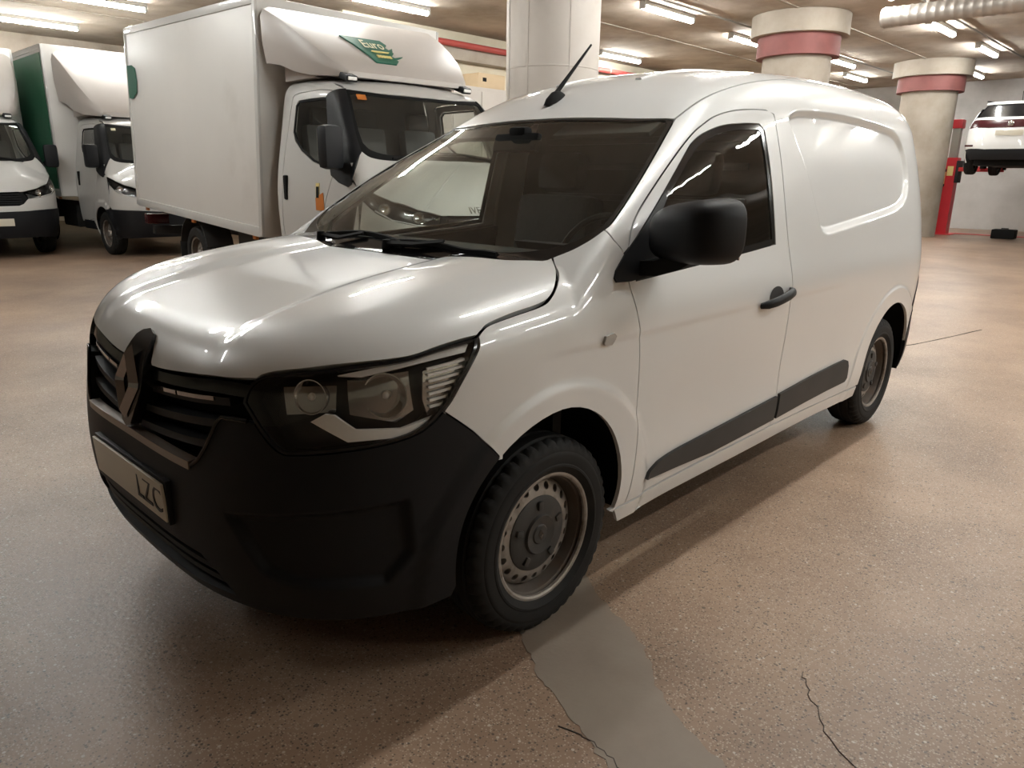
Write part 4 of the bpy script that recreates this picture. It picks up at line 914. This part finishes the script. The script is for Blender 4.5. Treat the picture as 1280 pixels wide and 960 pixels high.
CB.panel('pillar_trim', list(wD)+list(cS([(1.20, 2.03), (1.22, 2.01), (1.04, 1.42), (1.0, 1.33), (.86, 1.27), (.70, 1.235), (.64, 1.26)])), 'blackplastic', truck, Dir((-.4, -1, .3)), off=.006, gap=0, h=.05)
half = list(wB)+list(wD[1:])+list(wT[1:])
g2 = C2([(.60, 0), (.61, -.35), (.635, -.6), (.68, -.75), (.73, -.80)])+C2([(.80, -.795), (.92, -.765), (1.02, -.735)])+C2([(1.02, -.70), (1.0, -.6), (.965, -.35), (.95, 0)])
gg = list(cT(g2)); gw = gg+mir(gg[1:-1])[::-1]
PWc = Dir((-.8, 0, .6))
CB.panel('windscreen_surround', half+mir(half[1:-1])[::-1], 'black', truck, PWc, holes=[gw], off=-.002, mirror=False, h=.06)
CB.panel('windscreen', gw, 'truckglass', truck, PWc, off=-.006, gap=-.005, thick=0, mirror=False, h=.1)
half = list(wT[::-1])+list(cT([(1.3, -.745), (1.6, -.745), (2.05, -.74), (2.05, 0)]))
CB.panel('cab_roof', half+mir(half[1:-1])[::-1], 'paint_old', truck, Dir((0, 0, 1)), mirror=False, h=.09)
MB().prism([(-.93, .5), (.93, .5), (.94, 1.2), (.86, 1.8), (.77, 2.17), (-.77, 2.17), (-.86, 1.8), (-.94, 1.2)], 2.02, 2.05, 'x').build('cab_back', 'truckcab', truck)
for z, y in ((2.165, -.66), (2.165, .66)): MB().box((1.17, y, z+.02), (.16, .12, .06), Matrix.Rotation(R(-18), 3, 'Y'), .02).build('roof_marker', 'blackplastic', truck); MB().box((1.10, y, z+.0), (.03, .09, .03), None, .008).build('marker_lens', 'drl', truck)
# cab interior
MB().prism([(.60, 1.0), (.62, 1.36), (.85, 1.38), (1.0, 1.30), (.98, 1.0)], -.86, .86, 'y').build('dashboard', 'truckcab', truck)
box('cab_floor', (1.3, 0, .80), (1.4, 1.8, .08), 'interior', truck)
for y in (-.55, .10, .58):
    st = box('seat', (1.52, y, 1.05), (.5, .44, .25), 'truckcab', truck, .05); box('seat_back', (1.78, y, 1.45), (.14, .42, .70), 'truckcab', st, .05, Matrix.Rotation(R(8), 3, 'Y')); box('headrest', (1.83, y, 1.88), (.10, .26, .18), 'trimplastic', st, .04)
tor = MB().lathe([(.20+.014*math.cos(a), .014*math.sin(a)) for a in np.linspace(0, 2*math.pi, 7)[:-1]], 24, 'z', close=True); tor.box((0, 0, -.01), (.38, .03, .02)); rot = Matrix.Rotation(R(-50), 3, 'Y')
tor.V = [tuple(rot @ Vector(v)+Vector((1.12, -.52, 1.36))) for v in tor.V]; tor.build('steering_wheel', 'interior', truck)
# mirrors, handles, wipers
for s in (1, -1):
    mr = MB().box((.76, -1.10*s, 1.56), (.13, .20, .36), Matrix.Rotation(R(-10*s), 3, 'Z'), .05).build('door_mirror', 'blackplastic', truck)
    box('mirror_glass', (.827, -1.10*s, 1.60), (.006, .17, .22), 'chrome', mr, .002)
    MB().sweep([(.92, -.95*s, 1.42), (.86, -1.0*s, 1.43), (.80, -1.05*s, 1.46)], [(-.03, -.03), (.03, -.03), (.03, .03), (-.03, .03)], up=(0, 0, 1)).build('mirror_arm', 'blackplastic', truck)
    MB().box((1.86, -.985*s, 1.21), (.06, .04, .23), None, .015).build('door_handle', 'black', truck)
for y0, y1 in ((.6, -.05), (-.05, -.65)):
    P = cT([(.60, y0+(y1-y0)*t) for t in np.linspace(0, 1, 6)])+np.array([-.02, 0, .015]); MB().sweep([tuple(p) for p in P], [(-.01, -.012), (.01, -.012), (.01, .012), (-.01, .012)], up=(-.8, 0, .6)).build('wiper_blade', 'black', truck)
# chassis and wheels
for s in (1, -1): box('chassis_rail', (3.4, .40*s, .66), (5.6, .08, .20), 'chassis', truck, .01)
box('fuel_tank', (2.9, .72, .56), (.8, .40, .40), 'chassis', truck, .05); box('battery_box', (2.9, -.72, .56), (.6, .35, .36), 'chassis', truck, .03)
box('engine_block', (.75, 0, .55), (.9, .8, .5), 'black', truck, .04)
box('step', (1.66, -.90, .46), (.60, .14, .16), 'blackplastic', truck, .02); box('step', (1.66, .90, .46), (.60, .14, .16), 'blackplastic', truck, .02)
w0 = make_wheel(truck, (.92, -.86, .35), False, .35, .11, .205, 'truck'); RXT = 4.37
for loc, fl in (((.92, .86, .35), True), ((RXT, -.90, .35), False), ((RXT, .90, .35), True)):
    c = copy_tree(w0, truck); c.location = loc; c.rotation_euler = (0, 0, math.pi if fl else 0)
for s in (1, -1):
    MB().sweep([(RXT+.46*math.cos(a), .87*s, .36+.46*math.sin(a)) for a in np.linspace(R(15), R(165), 14)], [(-.16, -.006), (.16, -.006), (.16, .006), (-.16, .006)], up=[(math.cos(a), 0, math.sin(a)) for a in np.linspace(R(15), R(165), 14)]).build('mudguard', 'chassis', truck)
    box('mud_flap', (RXT+.50, .87*s, .34), (.015, .30, .30), 'chassis', truck)
# roof fairing
def fairing(parent):
    xs = [1.16, 1.22, 1.35, 1.5, 1.7, 1.9, 2.08, 2.13]; zt = [2.235, 2.30, 2.41, 2.515, 2.64, 2.755, 2.84, 2.855]; zb = [2.19, 2.19, 2.20, 2.21, 2.25, 2.32, 2.35, 2.35]; wd = [.66, .74, .82, .88, .93, .97, 1.0, 1.0]
    V = []; F = []; n = 10
    for x, t, b, w_ in zip(xs, zt, zb, wd):
        r_ = min(.09, (t-b)*.45)
        V += [(x, -w_*.97, b), (x, -w_, b+(t-b)*.4), (x, -w_, t-r_), (x, -w_+r_*.3, t-r_*.3), (x, -w_+r_, t), (x, w_-r_, t), (x, w_-r_*.3, t-r_*.3), (x, w_, t-r_), (x, w_, b+(t-b)*.4), (x, w_*.97, b)]
    for i in range(len(xs)-1): F += [(i*n+j, i*n+(j+1) % n, (i+1)*n+(j+1) % n, (i+1)*n+j) for j in range(n)]
    F += [tuple(range(n)), tuple(range((len(xs)-1)*n, len(xs)*n))]
    o = MB().add(V, F).build('roof_fairing', 'fairing', parent, 28)
    MB().prism([(1.5, 2.20), (2.1, 2.20), (2.1, 2.36), (1.75, 2.30)], -.80, .80, 'y').build('fairing_support', 'fairing', o)
    return o
fairing(truck)
copies = [copy_tree(truck), copy_tree(truck)]
def cargo(tr, x0, L, W, H, z0, rake, roll, green_side=False):
    g = MB().box((L/2, 0, H/2), (L, W, H), None, .02).build('cargo_box', 'box_white', tr); g.location = (x0, 0, z0); g.rotation_euler = (roll, -rake, 0)
    for y in (-W/2, W/2):
        for x in (.03, L-.03): box('corner_post', (x, y, H/2), (.07, .03, H-.02), 'paint_old', g, .006)
        box('bottom_rail', (L/2, y, .05), (L-.1, .03, .10), 'paint_old', g, .006); box('top_rail', (L/2, y, H-.04), (L-.1, .03, .08), 'paint_old', g, .006)
    box('rear_frame', (L, 0, H/2), (.03, W-.02, H-.02), 'chassis', g)
    for y in (-.5, .5): box('rear_door', (L+.02, y*W*.48, H/2), (.02, W*.46, H-.14), 'box_white', g, .004)
    for s in (1, -1):
        for x in (.25, L*.5, L-.3): box('marker_lamp', (x, s*(W/2-.03), -.025), (.09, .03, .04), 'orange', g, .006)
    box('under_run_bar', (L-.1, 0, -.33), (.10, W-.3, .12), 'chassis', g, .01)
    for s in (1, -1): box('rear_lamp', (L-.05, s*(W/2-.22), -.18), (.12, .30, .14), 'tailred', g, .02)
    if green_side:
        for y in (W/2+.016,): box('green_side_panel', (L/2, y, H/2), (L-.16, .006, H-.26), 'greendark', g)
    return g
# nearest truck
truck.location = (4.03, 2.66, 0); truck.rotation_euler = (0, 0, R(86.5))
g1 = cargo(truck, 2.29, 3.98, 2.13, 2.26, .675, .046, .025)
MB().prism([(3.93, 1.40), (3.93, 1.80), (3.74, 1.80), (3.62, 1.76), (3.58, 1.60), (3.62, 1.46), (3.78, 1.39)], 1.078, 1.083, 'y').build('green_logo', 'green', g1)
# green logo on the fairing slope
FZX = [1.16, 1.22, 1.35, 1.5, 1.7, 1.9, 2.08]; FZZ = [2.235, 2.30, 2.41, 2.515, 2.64, 2.755, 2.84]
def on_slope(a, b, lift): x = 1.45+b*1.05; return (x-lift*.6, .14-a*.74, float(np.interp(x, FZX, FZZ))+lift*.8)
def on_plane(name, polys, m, lift, parent):
    mb = MB()
    for poly in polys:
        n = len(poly); poly = [tuple(p) for p in resample(np.array(poly, float), .03)]; n = len(poly)
        V = [on_slope(u_, v_, lift) for u_, v_ in poly]+[on_slope(u_, v_, lift-.012) for u_, v_ in poly]
        mb.add(V, [tuple(range(n)), tuple(range(n, 2*n))[::-1]]+[(i, n+i, n+(i+1) % n, (i+1) % n) for i in range(n)])
    return mb.build(name, m, parent)
lg = on_plane('green_logo', [[(-.44, .17), (.16, .17), (.20, .10), (.13, .05), (.20, -.02), (.12, -.07), (.17, -.13), (.10, -.17), (-.20, -.17)]], 'green', .014, truck); lg['label'] = 'dark green logo with cream lettering'
lt = text_mesh('logo_letters', 'Euro', .17, 'cream', lg, Matrix.Translation((-.06, .06, .016)))
for v_ in lt.data.vertices: v_.co = on_slope(v_.co.x, v_.co.y, v_.co.z+.004)
on_plane('logo_underline', [[(-.16, -.035), (.10, -.035), (.13, -.02), (-.14, -.022)]], 'yellow', .017, lg)
on_plane('logo_small_print', [[(-.12+.045*i, -.105), (-.085+.045*i, -.105), (-.085+.045*i, -.08), (-.12+.045*i, -.08)] for i in range(5)], 'yellow', .017, lg)
on_plane('logo_streak', [[(.12, -.10), (.30, -.06), (.22, -.09), (.12, -.12)], [(.16, .02), (.24, .05), (.20, .0), (.15, .0)]], 'green', .015, lg)
# door stickers
for nm, m_, pts in (('door_sticker', 'yellow', [(1.20, 1.24), (1.27, 1.24), (1.27, 1.06), (1.21, 1.06)]), ('door_sticker', 'orange', [(1.13, 1.16), (1.27, 1.11), (1.27, 1.00), (1.12, 1.0)]), ('door_sticker', 'black', [(1.21, 1.21), (1.255, 1.21), (1.255, 1.11), (1.21, 1.11)])):
    P = cS(pts)*np.array([1, -1, 1]); off_ = {'yellow': .004, 'orange': .006, 'black': .008}[m_]
    MB().add([tuple(p+np.array([0, off_, .02])) for p in P]+[tuple(p+np.array([0, off_-.003, .02])) for p in P], [(0, 1, 2, 3), (7, 6, 5, 4), (0, 4, 5, 1), (1, 5, 6, 2), (2, 6, 7, 3), (3, 7, 4, 0)]).build(nm, m_, truck)
ws_st = cT([(1.0, .62)])[0]; box('windscreen_sticker', (.955, .66, 2.0), (.01, .09, .05), 'orange', truck, 0, Matrix.Rotation(R(33), 3, 'Y'))
t_ = text_mesh('bonnet_letters', 'IVECO', .10, 'darkchrome', truck, frame((.085, 0, 1.045), (0, -1, 0), (.65, 0, .76)), .004)
# the two trucks further left
t2, t3 = copies
tag(t2, 'white box truck with green box side parked nose to the rear of the nearest truck', 'truck'); tag(t3, 'white box truck cut by the left edge, facing the camera with number plate', 'truck')
t2.location = (4.56, 10.25, 0); t2.rotation_euler = (0, 0, R(90)); cargo(t2, 2.17, 4.2, 2.38, 2.42, .90, .0, .0, True)
t3.location = (2.10, 11.35, 0); t3.rotation_euler = (0, 0, R(90)); cargo(t3, 2.17, 4.2, 2.2, 2.42, .90, .0, .0)
for tt in (t2, t3):
    for c in children(tt):
        if c.name.startswith('roof_fairing'): c.scale = (1, 1.08, 1.55); c.location.z = 2.19*(1-1.55)
bg = MB().lathe([(0, .010), (.05, .008), (.06, 0)], 20); bg.V = [(.115-z-y_*.6, x*1.2-.06, 1.075+y_*.6) for x, y_, z in bg.V]; bg.build('bonnet_badge', 'chrome', t3)
MB().box((.125, -.37, 1.085), (.01, .07, .08), Matrix.Rotation(R(40), 3, 'Y'), .002).build('bonnet_mark', 'cable', t3)
np_ = box('number_plate', (-.008, 0, .56), (.02, .52, .11), 'plate', t3, .003)
st = box('windscreen_sticker', (.945, .66, 1.98), (.01, .07, .04), 'cream', t2, 0, Matrix.Rotation(R(33), 3, 'Y'))
# ---------------------------------------------------------------- white car on the two-post lift
SW = Spl([(.15, .82), (.3, .88), (.5, .90), (.8, .905), (1.0, .89), (1.2, .83), (1.4, .75), (1.55, .68), (1.7, .6)])
SXR = Spl([(.15, .16), (.3, .06), (.5, .0), (.8, .02), (1.0, .06), (1.2, .16), (1.4, .34), (1.6, .56)])
STP = Spl([(-.2, 1.0), (.2, 1.33), (.4, 1.49), (.7, 1.555), (1.3, 1.575), (1.9, 1.54), (2.3, 1.42), (2.8, 1.10), (3.1, 1.0), (3.7, .92), (4.1, .80)])
def suv_f(P):
    x, y, z = P[..., 0], np.abs(P[..., 1]), P[..., 2]
    s = np.maximum(SW(z), .3); u = np.clip((.7-x)/np.maximum(.7-SXR(z), .1), 0, None); w_ = np.clip((x-3.3)/.85, 0, None)
    fp = (np.maximum((u**3.4+(y/s)**3.4)**(1/3.4), (w_**3+(y/s)**3)**(1/3))-1)*s
    return smax(fp, z-STP(x)+.03*(y/.7)**2, .12)
UB = Body(suv_f); suv = thing('hatchback_car', 'white car with dark tail light strip raised on the red lift', 'car', (18.9, 1.78, 1.53), (0, 0, R(1)))
PR = Dir((-1, 0, .25))
def sx(pts):
    P = np.array([(0, y, z) for y, z in pts], float); pr = Dir((-1, 0, 0)); return list(cast(suv_f, pr, pr.to2(P), -1.5, .4, 100)[0])
def band(name, y0, y1, z0, z1, m_, off=0., h=.09):
    half = sx([(0, z0), (-y0*.5, z0), (-y0, z0), (-y1, z1), (-y1*.5, z1), (0, z1)]); UB.panel(name, half+mir(half[1:-1])[::-1], m_, suv, PR, mirror=False, h=h, off=off, gap=.003)
band('rear_bumper', .70, .84, .30, .52, 'blackplastic', .01); band('tailgate', .84, .83, .52, .97, 'paint'); band('light_strip', .83, .77, .97, 1.14, 'tailred', .004); band('tailgate_top', .77, .72, 1.14, 1.20, 'paint')
band('rear_window', .70, .60, 1.20, 1.47, 'gloss_black', -.004); band('roof_spoiler', .62, .60, 1.47, 1.53, 'paint', .02)
sd = lambda pts: UB.side(pts)
UB.panel('body_side', list(sd([(.27, .40), (.30, .24), (.42, .24)]))+list(sd([(.80+.37*math.cos(a), .30+.37*math.sin(a)) for a in np.linspace(R(185), R(-8), 14)]))+list(sd([(1.3, .22), (2.9, .22)]))+list(sd([(3.35+.37*math.cos(a), .30+.37*math.sin(a)) for a in np.linspace(R(188), R(-5), 14)]))+list(sd([(3.9, .3), (4.0, .7), (3.3, .88), (2.9, .98), (2.3, .99), (1.0, 1.02), (.45, 1.05), (.25, .95), (.20, .7)])), 'paint', suv, Dir((0, -1, .1)), h=.09)
UB.panel('side_window', sd([(.50, 1.07), (1.2, 1.05), (2.3, 1.02), (2.65, 1.05), (2.2, 1.35), (1.9, 1.43), (1.2, 1.46), (.7, 1.42)]), 'gloss_black', suv, Dir((0, -1, .3)), h=.1, off=-.002)
rt = list(UB.top([(.45, 0), (.5, -.4), (.6, -.60), (1.2, -.63), (1.9, -.62), (2.05, -.4), (2.1, 0)])); UB.panel('roof', rt+mir(rt[1:-1])[::-1], 'gloss_black', suv, Dir((0, 0, 1)), mirror=False, h=.12)
bn = list(UB.top([(2.75, 0), (2.75, -.7), (3.4, -.78), (3.9, -.5), (4.02, 0)])); UB.panel('bonnet', bn+mir(bn[1:-1])[::-1], 'paint', suv, Dir((0, 0, 1)), mirror=False, h=.12)
wn = list(UB.top([(2.12, 0), (2.08, -.55), (2.7, -.68), (2.73, 0)])); UB.panel('windscreen', wn+mir(wn[1:-1])[::-1], 'gloss_black', suv, Dir((.5, 0, .8)), mirror=False, h=.12)
box('underbody', (2.1, 0, .26), (3.6, 1.3, .16), 'black', suv, .02); box('cabin_core', (1.7, 0, .75), (2.6, 1.4, .8), 'black', suv, .05)
box('number_plate', (-.02, 0, .86), (.015, .52, .11), 'plate', suv, .003); box('rear_badge', (-.005, 0, 1.055), (.02, .11, .11), 'chrome', suv, .02)
for y in (-.62, .62): MB().tube([(.55, y, 1.56), (1.2, y, 1.60), (1.9, y, 1.57)], .014, 8).build('roof_rail', 'black', suv); box('reflector', (.06, y*1.2, .60), (.02, .16, .04), 'tailred', suv, .004)
MB().tube([(.75, 0, 1.57), (.68, 0, 1.76)], .006, 6).build('aerial', 'black', suv)
sw0 = make_wheel(suv, (.80, -.79, .31), False, .325, .105, .21, 'truck')
for loc, fl in (((.80, .79, .31), True), ((3.35, -.79, .31), False), ((3.35, .79, .31), True)):
    c = copy_tree(sw0, suv); c.location = loc; c.rotation_euler = (0, 0, math.pi if fl else 0)
for s in (1, -1):
    y = 0.
    lift = thing('lift_post', 'red lift post with control box standing between the banded column and the raised car' if s > 0 else 'red lift post on the far side of the raised white car, outside the picture', 'lift', (21.75, 1.72+1.76*s, 0))
    box('base_plate', (0, y, .01), (.55, .55, .02), 'red', lift, .004); MB().prism([(-.16, y-.13*s), (.16, y-.13*s), (.16, y+.16*s), (-.16, y+.16*s)], .02, 1.95, 'z').build('post', 'red', lift)
    box('post_upper', (0, y+.02*s, 2.35), (.20, .18, .85), 'cable', lift, .01); box('post_head', (0, y+.02*s, 2.78), (.30, .26, .22), 'red', lift, .03)
    box('carriage', (0, y-.16*s, 1.60), (.34, .08, .55), 'chassis', lift, .01)
    for dx in (-1.15, .95): MB().sweep([(.1*(1 if dx > 0 else -1), y-.20*s, 1.66), (dx*.6, y-.60*s, 1.66), (dx, y-.95*s, 1.66)], [(-.05, -.05), (.05, -.05), (.05, .05), (-.05, .05)], up=(0, 0, 1)).build('lift_arm', 'red', lift); MB().lathe([(.07, 1.66), (.07, 1.73), (.0, 1.73)], 12, 'z', (dx, y-.95*s, 0)).build('arm_pad', 'black', lift)
    if s > 0:
        cb = box('control_box', (-.20, .17, 1.45), (.14, .16, .36), 'yellow', lift, .01)
        for z in (1.26, 1.63): box('box_end', (-.20, .17, z), (.15, .17, .07), 'black', cb, .01)
        box('warning_label', (-.163, 0, 1.62), (.006, .14, .24), 'yellow', lift)
struct(box('trim_3', (22.3, 2.4, .006), (.30, 6.5, .012), 'red'), 'red painted line on the floor by the lift')
t = thing('tool_case', 'small black case on the floor under the raised white car', 'case', (21.2, 1.95, 0)); box('case_body', (0, 0, .12), (.35, .5, .22), 'black', t, .02); box('case_handle', (0, 0, .25), (.03, .16, .03), 'trimplastic', t, .008)
